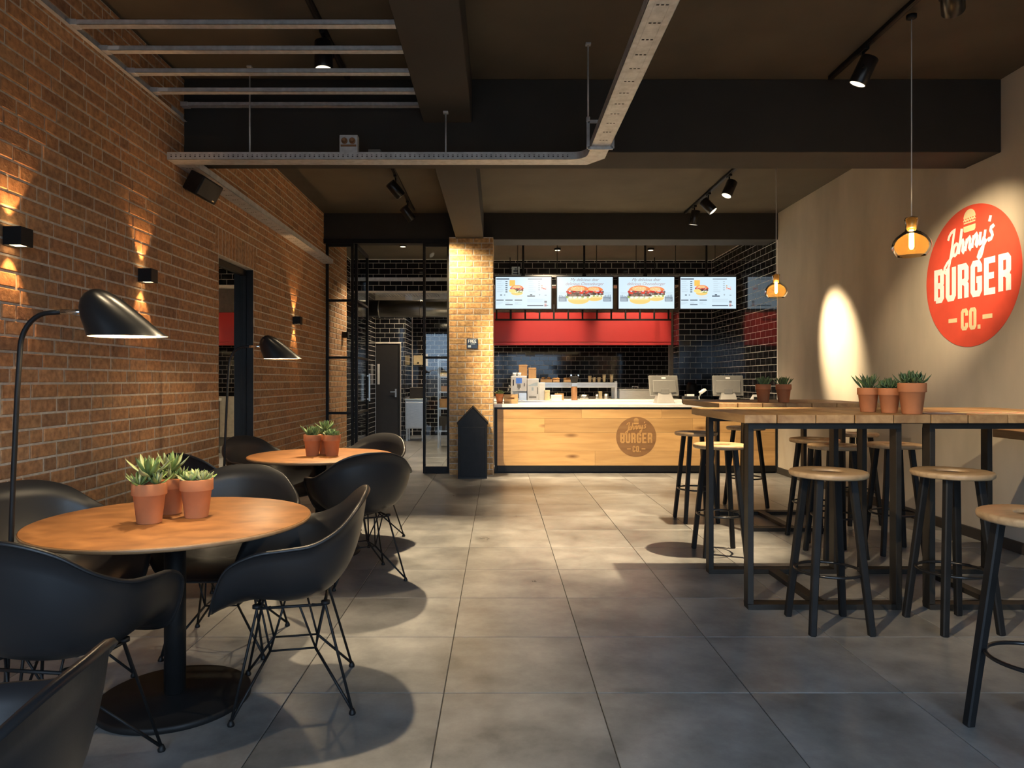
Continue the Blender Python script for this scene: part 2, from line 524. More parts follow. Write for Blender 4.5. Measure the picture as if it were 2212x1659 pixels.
def lay(parent, pname, pieces, O, U, V, N, d, ch, m, m_i, limit=300, tilt=0):
    """pieces: (u centre, v centre, width, height, proud); the largest in view become parts, the rest one stuff part"""
    O, U, V, N = map(Vector, (O, U, V, N))
    rot = Matrix((U, V, N)).transposed().to_4x4()
    sc = []
    for t in pieces:
        p = O + U * t[0] + V * t[1]
        vis = 0
        if p.y > .5:
            x, y = px(p)
            if -20 < x < 2232 and -10 < y < 1669:
                view = (p - Vector((0, 0, CAMZ)))
                vis = t[2] * t[3] * abs(N.dot(view.normalized())) / p.y ** 2
        sc.append((vis, t, p))
    sc.sort(key=lambda e: -e[0])
    mb = MB()
    rn = random.Random(11)
    for i, (vis, t, p) in enumerate(sc):
        mt = Matrix.Translation(p + N * t[4]) @ rot
        if tilt:
            mt = mt @ Matrix.Rotation(R(max(-.45, min(.45, rn.gauss(0, tilt)))), 4, 'X') @ Matrix.Rotation(R(max(-.45, min(.45, rn.gauss(0, tilt)))), 4, 'Y')
        if i < limit and vis > 0:
            o = bpy.data.objects.new(pname, piece_mesh(pname, t[2], t[3], d, ch, m))
            o.matrix_world = mt
            col.objects.link(o)
            o.parent = parent
        else:
            piece(mb, t[2], t[3], d, ch, mt)
    if mb.f:
        o = mb.build(pname, m_i, parent)
        o['kind'] = 'stuff'

def running(u0, u1, v0, v1, wd, ht, j, holes=(), proud=0.0, wild=False, seed=0):
    """running bond pieces of a rectangle; holes = (u0,u1,v0,v1)"""
    rn = random.Random(seed)
    out = []
    nrow = int(math.ceil((v1 - v0) / ht - 1e-6))
    for r in range(nrow):
        a = v0 + r * ht
        b = min(a + ht, v1)
        u = u0 - (rn.random() * wd if wild else (r % 2) * wd / 2)
        while u < u1 - 1e-6:
            ww = wd
            if wild and rn.random() < .22: ww = wd / 2
            s0, s1 = max(u, u0), min(u + ww, u1)
            segs = [(s0, s1)]
            for h in holes:
                if b > h[2] + .01 and a < h[3] - .01:
                    ns = []
                    for q0, q1 in segs:
                        if q1 <= h[0] or q0 >= h[1]: ns.append((q0, q1))
                        else:
                            if q0 < h[0]: ns.append((q0, h[0]))
                            if q1 > h[1]: ns.append((h[1], q1))
                    segs = ns
            for q0, q1 in segs:
                q = lambda z: round(z / .005) * .005
                if q1 - q0 > j * 2.5 and b - a > j * 2.5:
                    out.append(((q0 + q1) / 2, (a + b) / 2, max(q(q1 - q0 - j), .01), b - a - j, proud + (rn.random() * .004 if wild else 0)))
            u += ww
    return out
# ------------------------------------------------------------------ lights of the room, plus an added fill spot
def spot_light(name, loc, target, power, angle, blend=.5, size=.03, color=WARM, parent=None):
    d = bpy.data.lights.new(name, 'SPOT')
    d.energy = power * SPOT_SCALE; d.color = color
    d.spot_size = R(angle); d.spot_blend = blend; d.shadow_soft_size = size
    o = bpy.data.objects.new(name, d)
    col.objects.link(o)
    o.location = loc
    o.rotation_euler = (Vector(target) - Vector(loc)).to_track_quat('-Z', 'Y').to_euler()
    return o

def point_light(name, loc, power, size=.02, color=WARM):
    d = bpy.data.lights.new(name, 'POINT')
    d.energy = power; d.color = color; d.shadow_soft_size = size
    o = bpy.data.objects.new(name, d); col.objects.link(o); o.location = loc
    return o

# ------------------------------------------------------------------ floor
XL, XR = -2.36, 3.77
HC = 3.51
fl = struct('floor', MB().box(-2.75, -1.7, -.12, 4.6, 16.3, -.004), M['grout'])
T = .6124
tiles = []
gx0 = -.2185 - T * 4
for i in range(11):
    x0 = gx0 + i * T; x1 = x0 + T
    x0, x1 = max(x0, XL + .001), min(x1, XR - .001)
    if x1 - x0 < .05: continue
    for k in range(-7, 22):
        y0 = 2.806 + k * T; y1 = y0 + T
        if y0 > 9.5 and x0 > -.1: continue
        tiles.append(((x0 + x1) / 2, (y0 + y1) / 2, round(x1 - x0 - .004, 3), round(T - .004, 3), 0))
lay(fl, 'floor_tile', tiles, (0, 0, 0), X, Y, Z, .012, .0012, M['floor'], M['floor'])

# ------------------------------------------------------------------ ceiling and beams
struct('ceiling', MB().box(-2.75, -1.75, HC, 4.6, 9.95, HC + .1), M['ceil'])
BX0, BX1 = -.5625, -.2
struct('trim_1', MB().box(XL, 5.26, 2.962, XR, 5.67, HC), M['beam'], bevel=.004)           # cross beam
struct('trim_2', MB().box(BX0, -1.7, 3.184, BX1, 5.26, HC), M['beam'], bevel=.004)         # long beam, front
struct('trim_3', MB().box(BX0, 5.67, 3.12, BX1, 9.47, HC), M['beam'], bevel=.004)          # long beam, rear
struct('trim_4', MB().box(XL - .3, 9.47, 3.155, XR + .2, 9.89, HC), M['beam'], bevel=.004) # beam over the counter
struct('ceiling_kitchen', MB().box(-2.75, 9.89, 3.38, 4.0, 16.3, 3.5), M['kceil'])

# ------------------------------------------------------------------ left brick wall with a niche for the tall mirror
BH = .0772
NY0, NY1, NH = 5.92, 6.76, 30 * .0772
WE = 10.9
# shopfront behind the camera: two big openings to the street
mb = MB()
mb.box(-2.6, -1.75, 2.62, XR + .2, -1.6, HC); mb.box(-2.6, -1.75, 0, -2.2, -1.6, 2.62); mb.box(.1, -1.75, 0, .45, -1.6, 2.62); mb.box(2.7, -1.75, 0, XR + .2, -1.6, 2.62)
struct('wall_front', mb, M['beam'])
mb = MB()
mb.box(XL - .2, -1.7, 0, XL - .0035, NY0, HC); mb.box(XL - .2, NY1, 0, XL - .0035, WE, HC); mb.box(XL - .2, NY0, NH, XL - .0035, NY1, HC)
mb.box(XL - .26, NY0, 0, XL - .2, NY1, NH)
wl = struct('wall_left', mb, M['mortar'])
BH = .0772
pcs = running(-1.6, WE, 0, HC, .2135, BH, .012, holes=((NY0, NY1, 0, NH), (NY0 - .08, NY1 + .08, NH, NH + 3 * BH)), wild=True, seed=3)
y = NY0 - .08
while y < NY1 + .079:
    pcs.append((y + BH / 2, NH + 1.5 * BH, .057, 3 * BH - .012, .002)); y += BH
lay(wl, 'brick', pcs, (XL, 0, 0), Y, Z, X, .03, .003, M['brick'], M['brick_i'])
rv = running(0, .19, 0, NH, .2135, BH, .012)
lay(wl, 'brick', rv, (XL - .19, NY1 - .012, 0), X, Z, -Y, .01, .002, M['brick'], M['brick_i'], limit=0)

# ------------------------------------------------------------------ brick pillar
PX0, PX1, PY = -.653, -.067, 9.24
wp = struct('wall_pillar', MB().box(PX0 + .0035, PY + .0035, 0, PX1 - .0035, 9.9, 3.14), M['mortar'])
lay(wp, 'brick', running(PX0, PX1, 0, 3.13, .2135, .0785, .012, seed=5), (0, PY, 0), X, Z, -Y, .03, .003, M['pbrick'], M['pbrick_i'])
lay(wp, 'brick', running(0, .66, 0, 3.13, .2135, .0785, .012), (PX1, PY, 0), Y, Z, X, .03, .003, M['pbrick'], M['pbrick_i'], limit=0)
lay(wp, 'brick', running(-.66, 0, 0, 3.13, .2135, .0785, .012), (PX0, PY, 0), -Y, Z, -X, .03, .003, M['pbrick'], M['pbrick_i'], limit=0)

# ------------------------------------------------------------------ right plaster wall, skirting
struct('wall_right', MB().box(XR, -1.7, 0, XR + .25, 9.47, HC), M['plaster'])
struct('baseboard_right', MB().box(XR - .018, -1.7, 0, XR, 9.47, .085), M['dark'], bevel=.003)

# ------------------------------------------------------------------ tiled kitchen walls
def tiled(name, backing, pcs, O, U, V, N, limit=300, tilt=.17):
    s = struct(name, backing, M['tgrout'])
    lay(s, 'tile', pcs, O, U, V, N, .006, .0005, M['tile'], M['tile'], limit, tilt)
    return s
TW, TH, TJ = .2, .098, .006
KY, KB = 12.4, 15.5
tiled('wall_kitchen_right', MB().box(XR + .0007, 9.47, 0, XR + .25, 16.2, 3.38), running(9.5, KY, .88, 3.37, TW, TH, TJ),
      (XR, 0, 0), Y, Z, -X, 300, .07)
tiled('wall_kitchen_lintel', MB().box(-.55, KY + .0013, 2.93, XR, KY + .4, 3.38), running(-.3, XR, 2.94, 3.37, TW, TH, TJ), (0, KY, 0), X, Z, -Y)
s = struct('wall_kitchen_column', MB().box(3.19, KY + .0013, 0, XR, KY + .4, 2.93), M['tgrout'])
lay(s, 'tile', running(3.19, XR, .88, 2.92, TW, TH, TJ), (0, KY, 0), X, Z, -Y, .006, .0005, M['tile'], M['tile'], 300, .17)
lay(s, 'tile', running(0, .4, .88, 2.92, TW, TH, TJ), (3.189, KY, 0), Y, Z, -X, .006, .0005, M['tile'], M['tile'], 300, .17)
tiled('wall_back', MB().box(-.6, KB + .0013, 0, XR + .2, KB + .2, 3.38), running(-.1, 3.75, .9, 2.3, TW, TH, TJ), (0, KB, 0), X, Z, -Y)
# corridor behind the glass screen
tiled('wall_corridor_left', MB().box(-2.75, WE, 0, -2.6013, 16.2, 3.38), running(WE, 14.8, 0, 3.37, TW, TH, TJ), (-2.6, 0, 0), Y, Z, X, 150)
tiled('wall_corridor_lintel', MB().box(-2.6, 12.3009, 2.8, PX0 + .1, 12.45, 3.38), running(-2.6, PX0 + .1, 2.82, 3.37, TW, TH, TJ), (0, 12.3, 0), X, Z, -Y, 120)
DWY = 14.8
DX0, DX1, DH = -2.50, -2.10, 1.99
mb = MB().box(-2.6, DWY + .0013, DH + .04, -1.9713, DWY + 1.4, 3.38).box(DX1 + .03, DWY + .0013, 0, -1.9713, DWY + 1.4, DH + .04)
s = struct('wall_corridor_end', mb, M['tgrout'])
lay(s, 'tile', running(-2.6, -1.97, 0, 2.75, TW, TH, TJ, holes=((-2.6, DX1 + .04, 0, DH + .05),)), (0, DWY, 0), X, Z, -Y, .006, .0005, M['tile'], M['tile'], 160, .17)
lay(s, 'tile', running(DWY, 16, 0, 2.75, TW, TH, TJ), (-1.97, 0, 0), Y, Z, X, .006, .0005, M['tile'], M['tile'], 120, .17)
tiled('wall_corridor_back', MB().box(-2.0, 16.0013, 0, PX0 + .2, 16.2, 3.38), running(-1.96, PX0 + .1, 0, 2.75, TW, TH, TJ), (0, 16, 0), X, Z, -Y, 200)

# corridor door
dr = struct('door_1', MB().box(-2.595, DWY + .02, 0, DX1 + .03, DWY + .06, DH + .04), M['door'], bevel=.004)
MB().box(-2.59, DWY + .004, .01, DX1 - .02, DWY + .022, DH).build('leaf', M['door'], dr, bevel=.003)
MB().box(DX1 - .01, DWY - .012, 0, DX1 + .03, DWY + .02, DH + .04).build('frame', M['door'], dr, bevel=.003)
mb = MB().box(-2.185, DWY - .012, .90, -2.15, DWY + .004, 1.07); mb.box(-2.28, DWY - .035, 1.0, -2.16, DWY - .018, 1.02); mb.box(-2.175, DWY - .03, 1.0, -2.16, DWY - .01, 1.02)
mb.build('handle', M['steel'], dr, bevel=.002)
MB().box(-2.555, DWY - .004, 1.17, -2.51, DWY + .004, 1.6).build('viewing_panel', M['whitep'], dr, bevel=.001)

# ------------------------------------------------------------------ glazed steel screen
GY = 9.47
def steel_bars(bars, m='black'):
    mb = MB()
    for b in bars: mb.box(*b)
    return mb
def panel(name, x0, x1, rungs, foot=.05, ztop=3.1):
    w = .035
    s = struct(name, MB().box(x0, GY - .02, 0, x1, GY + .02, foot), M['black'], bevel=.002)
    MB().box(x0, GY - .02, foot, x0 + w, GY + .02, ztop).build('stile', M['black'], s, bevel=.002)
    MB().box(x1 - w, GY - .02, foot, x1, GY + .02, ztop).build('stile', M['black'], s, bevel=.002)
    MB().box(x0 + w, GY - .02, ztop - .045, x1 - w, GY + .02, ztop).build('top_rail', M['black'], s, bevel=.002)
    zs = [foot] + rungs + [ztop - .045]
    for z in rungs:
        MB().box(x0 + w, GY - .018, z - .016, x1 - w, GY + .018, z + .016).build('glazing_bar', M['black'], s, bevel=.002)
    for a, b in zip(zs[:-1], zs[1:]):
        MB().box(x0 + w, GY - .004, a + .012, x1 - w, GY + .004, b - .012).build('pane', M['glass'], s)
    return s
panel('window_1', -2.33, -1.955, [.81, 1.56, 2.33])
panel('window_2', -1.02, -.66, [1.56, 2.33], foot=.09)
s = panel('door_2', -1.925, -1.03, [.81, 1.56, 2.33])
# swing the leaf inwards about its left stile
s.location = Vector((-1.925, GY, 0)) - Matrix.Rotation(R(91), 3, 'Z') @ Vector((-1.925, GY, 0))
s.rotation_euler = (0, 0, R(91))
MB().box(-1.14, GY - .06, .95, -1.12, GY - .04, 1.35).box(-1.14, GY - .05, .97, -1.12, GY - .015, .99).box(-1.14, GY - .05, 1.31, -1.12, GY - .015, 1.33).build('pull_handle', M['steel'], s)
struct('trim_5', MB().box(-2.36, GY - .02, 3.1, -.65, GY + .02, 3.16), M['black'])

# ------------------------------------------------------------------ tall mirror in the niche
t = thing('tall_mirror', 'tall narrow mirror set into the niche of the brick wall', 'mirror', (XL - .085, (NY0 + NY1) / 2, 0))
hw = (NY1 - NY0) / 2 - .005
mb = MB()
for a in (-1, 1): mb.box(-.03, a * hw - (.02 if a > 0 else 0), 0, .02, a * hw + (.02 if a < 0 else 0), NH - .005)
mb.box(-.03, -hw + .02, NH - .06, .02, hw - .02, NH - .005); mb.box(-.03, -hw + .02, 0, .02, hw - .02, .06)
mb.box(.02, hw - .012, 0, .083, hw, NH - .005)
mb.build('frame', M['black'], t, bevel=.002)
MB().box(-.02, -hw + .02, .05, -.008, hw - .02, NH - .05).build('mirror_pane', M['mirror'], t)

# ------------------------------------------------------------------ ceiling studs on the upper left
studs = [(3.82, 3.19), (4.127, 3.194), (4.435, 3.198), (4.737, 3.202), (5.19, 3.285)]
names = ['nearest the camera', 'second from the front, with a white sticker at its wall end', 'in the middle of the five',
         'fourth from the front, with a white sticker at its wall end', 'farthest, against the cross beam']
for i, ((y, z), nm) in enumerate(zip(studs, names)):
    t = thing('ceiling_stud', 'galvanised ceiling stud, ' + nm, 'stud', (XL, y, z), 0, 'galvanised studs under the ceiling')
    L = BX0 - XL - .002
    mb = MB()
    mb.box(.03, 0, 0, L, .05, .0015); mb.box(.03, 0, 0, L, .0015, .028); mb.box(.03, .0485, 0, L, .05, .028); mb.box(.03, 0, .0265, L, .01, .028); mb.box(.03, .04, .0265, L, .05, .028)
    mb.build('profile', M['galv'], t)
    MB().box(.005, -.004, -.004, .06, .054, .03).build('end_bracket', M['galv'], t, bevel=.002)
    if i in (1, 3): MB().box(.065, -.0015, .004, .125, 0, .026).build('sticker', M['whitep'], t)
t = thing('wall_track', 'long dark steel edge track on the brick wall carrying the ceiling studs', 'track', (XL + .002, 0, 3.185))
MB().box(0, -1.5, 0, .028, 5.25, .0015).box(0, -1.5, 0, .0015, 5.25, .05).build('channel', M['galv'], t)

# ------------------------------------------------------------------ cable trays
def tray(name, label, runs, corner=None):
    t = thing(name, label, 'cable tray', (0, 0, 0))
    for a in runs:
        x0, y0, x1, y1, ax = a
        mb = MB()
        z = 2.82; h = .052
        mb.box(x0, y0, z, x1, y1, z + .002)
        if ax == 'x':
            mb.box(x0, y0, z, x1, y0 + .002, z + h); mb.box(x0, y1 - .002, z, x1, y1, z + h)
            n = int((x1 - x0) / .1)
            mb.build('tray', M['galv'], t)
            pb = MB()
            for i in range(n * 3):
                c = x0 + .03 + i * (x1 - x0 - .06) / (n * 3 - 1)
                pb.box(c - .005, y0 - .0006, z + .018, c + .005, y0, z + .024); pb.box(c - .005, y0 - .0006, z + .03, c + .005, y0, z + .034)
            o = pb.build('slot', M['black'], t); o['kind'] = 'stuff'
        else:
            mb.box(x0, y0, z, x0 + .002, y1, z + h); mb.box(x1 - .002, y0, z, x1, y1, z + h)
            mb.box(x0 + .03, y0, z - .001, x0 + .034, y1, z); mb.box(x1 - .034, y0, z - .001, x1 - .03, y1, z)
            mb.build('tray', M['galv'], t)
            n = int((y1 - y0) / .15)
            pb = MB()
            for i in range(n):
                c = y0 + .08 + i * .15
                for q in (-.02, 0, .02):
                    pb.box((x0 + x1) / 2 + q - .006, c - .004, z - .0012, (x0 + x1) / 2 + q + .006, c + .004, z)
            o = pb.build('slot', M['black'], t); o['kind'] = 'stuff'
    return t
TX0, TX1 = .62, .75
TY0, TY1 = 4.98, 5.11
t = tray('cable_tray', 'galvanised cable tray crossing the room and turning toward the camera', [(XL + .005, TY0, TX0 - .1, TY1, 'x'), (TX0, -1.5, TX1, TY0 - .1, 'y')])
# rounded corner piece
mb = MB()
inn = [(TX0 - .1 + .1 * math.sin(R(a)), TY0 - .1 + .1 * math.cos(R(a))) for a in range(0, 91, 10)]
out = [(TX0 - .1, TY1), (TX0 + .02, TY1), (TX1, TY0 - .02), (TX1, TY0 - .1)]
poly = inn + out[::-1]
mb.prism(poly, (0, 0, 2.82), X, Y, Z, .002)
for a, b in zip(inn[:-1], inn[1:]): mb.bar((*a, 2.846), (*b, 2.846), .052, .002, ref=(0, 0, 1))
for a, b in zip(out[:-1], out[1:]): mb.bar((*a, 2.846), (*b, 2.846), .052, .002, ref=(0, 0, 1))
mb.build('corner_piece', M['galv'], t)
tray('wall_cable_tray', 'long cable tray running back along the left brick wall under the ceiling', [(XL + .006, TY1 + .005, XL + .14, 9.42, 'y')])
def rod(label, x, y, z0, z1, clip=True):
    t = thing('hanging_rod', label, 'rod', (x, y, z0), 0, 'threaded rods holding the cable tray')
    MB().tube([(0, 0, .0), (0, 0, z1 - z0)], .006, 8).build('threaded_rod', M['galv'], t)
    MB().box(-.018, -.018, z1 - z0 - .014, .018, .018, z1 - z0).build('ceiling_plate', M['galv'], t, bevel=.002)
    MB().box(-.012, -.012, .0, .012, .012, .03).build('clamp', M['galv'], t, bevel=.002)
    return t
rod('thin steel hanger rod left of the socket box on the cable tray', -1.79, 5.045, 2.8235, HC)
rod('short steel hanger rod between cable tray and end of the long beam', -.38, 5.045, 2.8235, 3.184)
t = rod('steel hanger rod with square bracket at the corner of the cable tray', .60, 4.70, 2.985, HC)
mb = MB()
for a, b in (((0, 0, 0), (.165, 0, 0)), ((0, 0, 0), (0, 0, -.178)), ((.165, 0, 0), (.165, 0, -.178)), ((0, 0, -.178), (.165, 0, -.178))):
    mb.bar(a, b, .012, .02, ref=(0, 1, 0))
mb.build('bracket', M['galv'], t)
t = thing('socket_box', 'metal box with two copper brown sockets on the cable tray', 'socket', (-1.07, 5.0, 2.8725))
MB().box(-.065, .0, .0, .065, .06, .13).build('box', M['galv'], t, bevel=.003)
for a in (-.028, .028):
    MB().lathe([(.0, 0), (.022, 0), (.022, .012), (.016, .012), (.014, .004), (0, .004)], 16, mtx=Matrix.Translation((a, 0, .085)) @ Matrix.Rotation(R(90), 4, 'X')).build('socket', M['copper'], t)
MB().box(-.055, -.006, .045, .055, 0, .058).build('cover_strip', M['copper'], t)
tag(MB().box(-.045, 0, 0, .045, .06, .035).build('junction_box', M['greyp'], bevel=.004, loc=(-.89, 5.02, 2.8725)), 'small plain grey box lying on the cable tray right of the sockets', 'box')

# ------------------------------------------------------------------ speaker on the brick wall
t = thing('wall_speaker', 'small black loudspeaker tilted down on the brick wall below the tray', 'speaker', (XL + .14, 5.28, 2.70))
rot = Matrix.Rotation(R(28), 4, 'Y') @ Matrix.Rotation(R(-14), 4, 'Z')
MB().box(-.07, -.12, -.075, .06, .12, .075, rot).build('cabinet', M['black'], t, bevel=.008, seg=2)
MB().box(.06, -.112, -.067, .066, .112, .067, rot).build('grille', M['steelblk'], t, bevel=.003)
MB().box(.0665, .06, -.06, .068, .085, -.052, rot).build('badge', M['chrome'], t)
MB().tube([(-.138, 0, 0), (-.06, 0, .0)], .015, 8).build('bracket', M['black'], t)

# ------------------------------------------------------------------ cube wall lights
def sconce(y, label, on=True):
    t = thing('wall_light', label, 'wall light', (XL + .004, y, 1.94), 0, 'black cube wall lights on the brick wall')
    s = .088
    mb = MB()
    q = .006
    mb.box(0, -s / 2, -s / 2, q, s / 2, s / 2); mb.box(s - q, -s / 2, -s / 2, s, s / 2, s / 2)
    mb.box(q, -s / 2, -s / 2, s - q, -s / 2 + q, s / 2); mb.box(q, s / 2 - q, -s / 2, s - q, s / 2, s / 2)
    mb.build('housing', M['black'], t, bevel=.001)
    if on:
        MB().box(q, -s / 2 + q, -s / 2 + .006, s - q, s / 2 - q, -s / 2 + .01).build('diffuser', M['glow'], t)
        MB().box(q, -s / 2 + q, s / 2 - .01, s - q, s / 2 - q, s / 2 - .006).build('diffuser', M['glow'], t)
        for d in (-1, 1):
            o = spot_light('light', (XL + .05, y, 1.94 + d * .046), (XL + .025, y, 1.94 + d * 1.0), 8, 68, .35, .012, (1, .52, .2))
    else:
        MB().box(q, -s / 2 + q, -s / 2 + .006, s - q, s / 2 - q, -s / 2 + .01).build('diffuser', M['whitep'], t)
    return t
sconce(3.375, 'black cube wall light glowing up and down above the near floor lamp')
sconce(4.625, 'black cube wall light glowing between near floor lamp and the mirror')
sconce(8.07, 'black cube wall light glowing beyond the mirror above far floor lamp')
sconce(10.6, 'unlit black cube wall light seen through the glass screen', False)
# ------------------------------------------------------------------ track lights
def track(x, y0, y1, label):
    t = thing('lighting_track', label, 'lighting track', (x, y0, HC - .032))
    MB().box(-.018, 0, 0, .018, y1 - y0, .031).build('rail', M['black'], t, bevel=.003)
    MB().box(-.006, 0.02, -.0008, .006, y1 - y0 - .02, 0).build('slot', M['steelblk'], t)
    MB().box(-.02, -.004, -.002, .02, 0, .031).build('end_cap', M['black'], t)
    return t
track(-1.12, -1.4, 5.2, 'black ceiling track above the studs on the left side')
track(-1.12, 6.6, 9.2, 'black ceiling track behind the cross beam on the left')
track(2.46, -1.4, 5.2, 'black ceiling track above the near high table')
track(2.5, 7.35, 9.4, 'black ceiling track behind the cross beam near right wall')

def track_spot(x, y, aim, power, angle, label, blend=.8, drop=.13, color=WARM, look=None, on_track=True):
    """cylindrical head on a short arm; look = where the head points (defaults to the aim)"""
    t = thing('track_spotlight', label, 'spotlight', (x, y, HC - .033), 0, 'black cylinder spotlights on the ceiling tracks')
    MB().box(-.017, -.05, -.022, .017, .05, 0).build('adapter', M['black'], t, bevel=.003)
    head = Vector((0, 0, -drop - .022))
    d = (Vector(aim) - (t.location + head)).normalized()
    q = d.to_track_quat('Z', 'Y').to_matrix().to_4x4()
    side = q.to_3x3() @ Vector((1, 0, 0))
    MB().tube([(0, 0, -.02), (0, 0, -drop * .45), head + side * .062 - d * .01, head + side * .057], .008, 8).build('arm', M['black'], t)
    mt = Matrix.Translation(head) @ q
    MB().lathe([(0, -.085), (.052, -.095), (.057, -.089), (.058, .085), (.055, .088), (.051, .085), (.049, .06), (0, .06)], 28, mtx=mt).build('housing', M['blackgl'], t)
    MB().lathe([(0, .066), (.034, .066), (.048, .084), (.0495, .084)], 24, mtx=mt).build('lens', M['lens'], t)
    loc = t.location + head + d * .10
    spot_light('spot', loc, aim, power, angle, blend, .035, color)
    return t
# left, front track
track_spot(-1.12, 2.2, (-1.6, 2.3, .7), 60, 50, 'black spotlight on the left front track before the first stud')
track_spot(-1.12, 3.30, (-.85, 2.9, .7), 300, 50, 'black spotlight above the near round table, out over the first stud')
track_spot(-1.12, 4.49, (-1.05, 4.3, 0), 200, 46, 'black spotlight hanging below the studs, pointing straight down')
track_spot(-1.12, .7, (2.25, 3.6, .9), 560, 34, 'added black fill spotlight far forward on the left track, aimed at the stools', 1.0)  # unseen spot added as front fill for the stools and plank edges
# left, rear track
track_spot(-1.12, 6.35, (-.65, 5.1, .2), 800, 54, 'black spotlight hidden behind the cross beam, aimed at second table')
track_spot(-1.12, 7.63, (1.5, 9.47, .3), 950, 50, 'black spotlight behind the beam on the left, aimed at the counter')
track_spot(-1.13, 8.73, (-.40, 9.24, 2.35), 230, 66, 'black spotlight nearest the brick pillar, aimed at its bricks')
# right, front track
track_spot(2.46, 2.6, (-1.2, 2.8, .74), 300, 20, 'black spotlight at the front of the right track, aimed across the room')
track_spot(2.46, 3.42, (3.77, 4.4, 1.0), 220, 60, 'black spotlight on the right track, aimed at the wall ledge')
track_spot(2.46, 3.80, (3.74, 5.62, 2.12), 620, 30, 'black spotlight cut by the upper right frame edge, aimed at red projection', 1.0)
track_spot(2.45, 4.71, (1.12, 5.5, 0), 1000, 42, 'black spotlight hanging left of the near pendant, on the right track')
# right, rear track
track_spot(2.5, 7.60, (1.0, 7.12, 0), 900, 38, 'black spotlight nearest the cross beam on rear right track')
track_spot(2.5, 8.35, (3.77, 7.78, 1.66), 1300, 30, 'black spotlight in the middle of the rear right track', 1.0)
track_spot(2.5, 8.95, (2.1, 9.47, .2), 260, 90, 'black spotlight at the far end of the rear right track')

# kitchen and corridor lights under the ceiling
def downlight(x, y, power, label, angle=110, aim=None):
    t = thing('ceiling_downlight', label, 'downlight', (x, y, 3.378))
    MB().lathe([(0, -.03), (.05, -.03), (.055, -.026), (.055, 0), (0, 0)], 20).build('housing', M['black'], t)
    MB().lathe([(0, -.032), (.042, -.0315)], 20).build('lens', M['lens'], t)
    spot_light('spot', (x, y, 3.33), aim or (x, y, 0), power, angle, .6, .06, WARMW)
    return t
downlight(.75, 10.3, 430, 'small ceiling downlight above the white coffee machine', 100, (.75, 10.9, .9))
downlight(2.3, 10.3, 200, 'small ceiling downlight above the left cash terminal', 100, (2.3, 10.4, .9))
downlight(.95, 11.3, 200, 'small ceiling downlight in front of the hood, left', 46, (.95, 12.86, 2.22))
downlight(2.45, 11.3, 200, 'small ceiling downlight in front of the hood, right', 46, (2.45, 12.86, 2.22))
downlight(-1.5, 11.0, 260, 'small ceiling downlight in the corridor behind the glass screen', 120)
downlight(-1.4, 14.1, 200, 'small ceiling downlight deep in the corridor before the door', 130)

# ------------------------------------------------------------------ pendant lamps
def pendant(x, y, ztop, zbot, label):
    t = thing('pendant_lamp', label, 'pendant lamp', (x, y, zbot), 0, 'amber glass pendants')
    H = .245
    MB().tube([(0, 0, H - .005), (0, 0, ztop - zbot)], .0032, 8).build('cord', M['whitep'], t)
    MB().lathe([(0, 0), (.03, 0), (.03, -.02), (.012, -.028), (0, -.028)], 16, c=(0, 0, ztop - zbot)).build('ceiling_cup', M['black'], t)
    MB().lathe([(0, H - .075), (.018, H - .075), (.021, H - .07), (.021, H - .02), (.012, H - .004), (0, H)], 20).build('socket', M['steel'], t)
    prof = [(.036, H - .012), (.040, H - .02), (.033, H - .045), (.032, H - .075), (.036, H - .092), (.060, H - .108), (.086, H - .13), (.102, H - .155), (.108, H - .18), (.106, H - .20), (.098, H - .222), (.084, .004), (.080, .0)]
    inner = [(r - .0025, z) for r, z in prof[::-1]]
    MB().lathe(prof + inner, 40, closed=True).build('glass_shade', M['amber'], t)
    MB().lathe([(.0, H - .085), (.012, H - .085), (.014, H - .10), (.015, .055), (.008, .04), (0, .038)], 16).build('bulb', M['bulb'], t)
    point_light('bulb_light', (x, y, zbot + .10), 9, .02, (1, .66, .3))
    return t
pendant(2.52, 4.28, HC - .03, 2.01, 'amber glass pendant lamp hanging above the near high table')
pendant(2.81, 7.1, HC, 2.09, 'small amber glass pendant lamp hanging in front of the tiled corner')

# ------------------------------------------------------------------ service counter
CY = 9.47
t = thing('service_counter', 'long oak fronted service counter with white top and burnt round logo', 'counter', (0, CY, 0))
cx0, cx1 = -.055, 3.755
MB().box(cx0 + .01, .06, .10, cx1 - .01, .66, .885).build('carcass', M['dark'], t)
MB().box(cx0, .03, 0, cx1, .66, .10).build('plinth', M['black'], t, bevel=.002)
MB().box(cx0, -.012, .02, cx0 + .035, .05, .88).build('end_post', M['black'], t, bevel=.002)
MB().box(cx1 - .02, -.012, .02, cx1, .05, .88).build('end_post', M['black'], t, bevel=.002)
MB().box(cx0 + .036, -.012, .02, cx1 - .021, .03, .102).build('kick_board', M['black'], t, bevel=.002)
MB().box(cx0, .0, .865, cx1, .05, .889).build('shadow_rail', M['steelblk'], t)
rows = [(.104, .30), (.302, .545), (.547, .74), (.742, .862)]
joints = [[1.3, 2.9], [1.95, 3.2], [.62, 2.62], [1.12, 2.2, 3.3]]
for (z0, z1), js in zip(rows, joints):
    xs = [cx0 + .037] + js + [cx1 - .022]
    for a, b in zip(xs[:-1], xs[1:]):
        MB().box(-(b - a) / 2 + .0008, -.009, -(z1 - z0) / 2, (b - a) / 2 - .0008, .009, (z1 - z0) / 2).build('board', M['oak'], t, bevel=.0006, loc=((a + b) / 2, .0, (z0 + z1) / 2))
MB().box(cx0 - .01, -.035, .89, cx1, .70, .933).build('worktop', M['white'], t, bevel=.003)

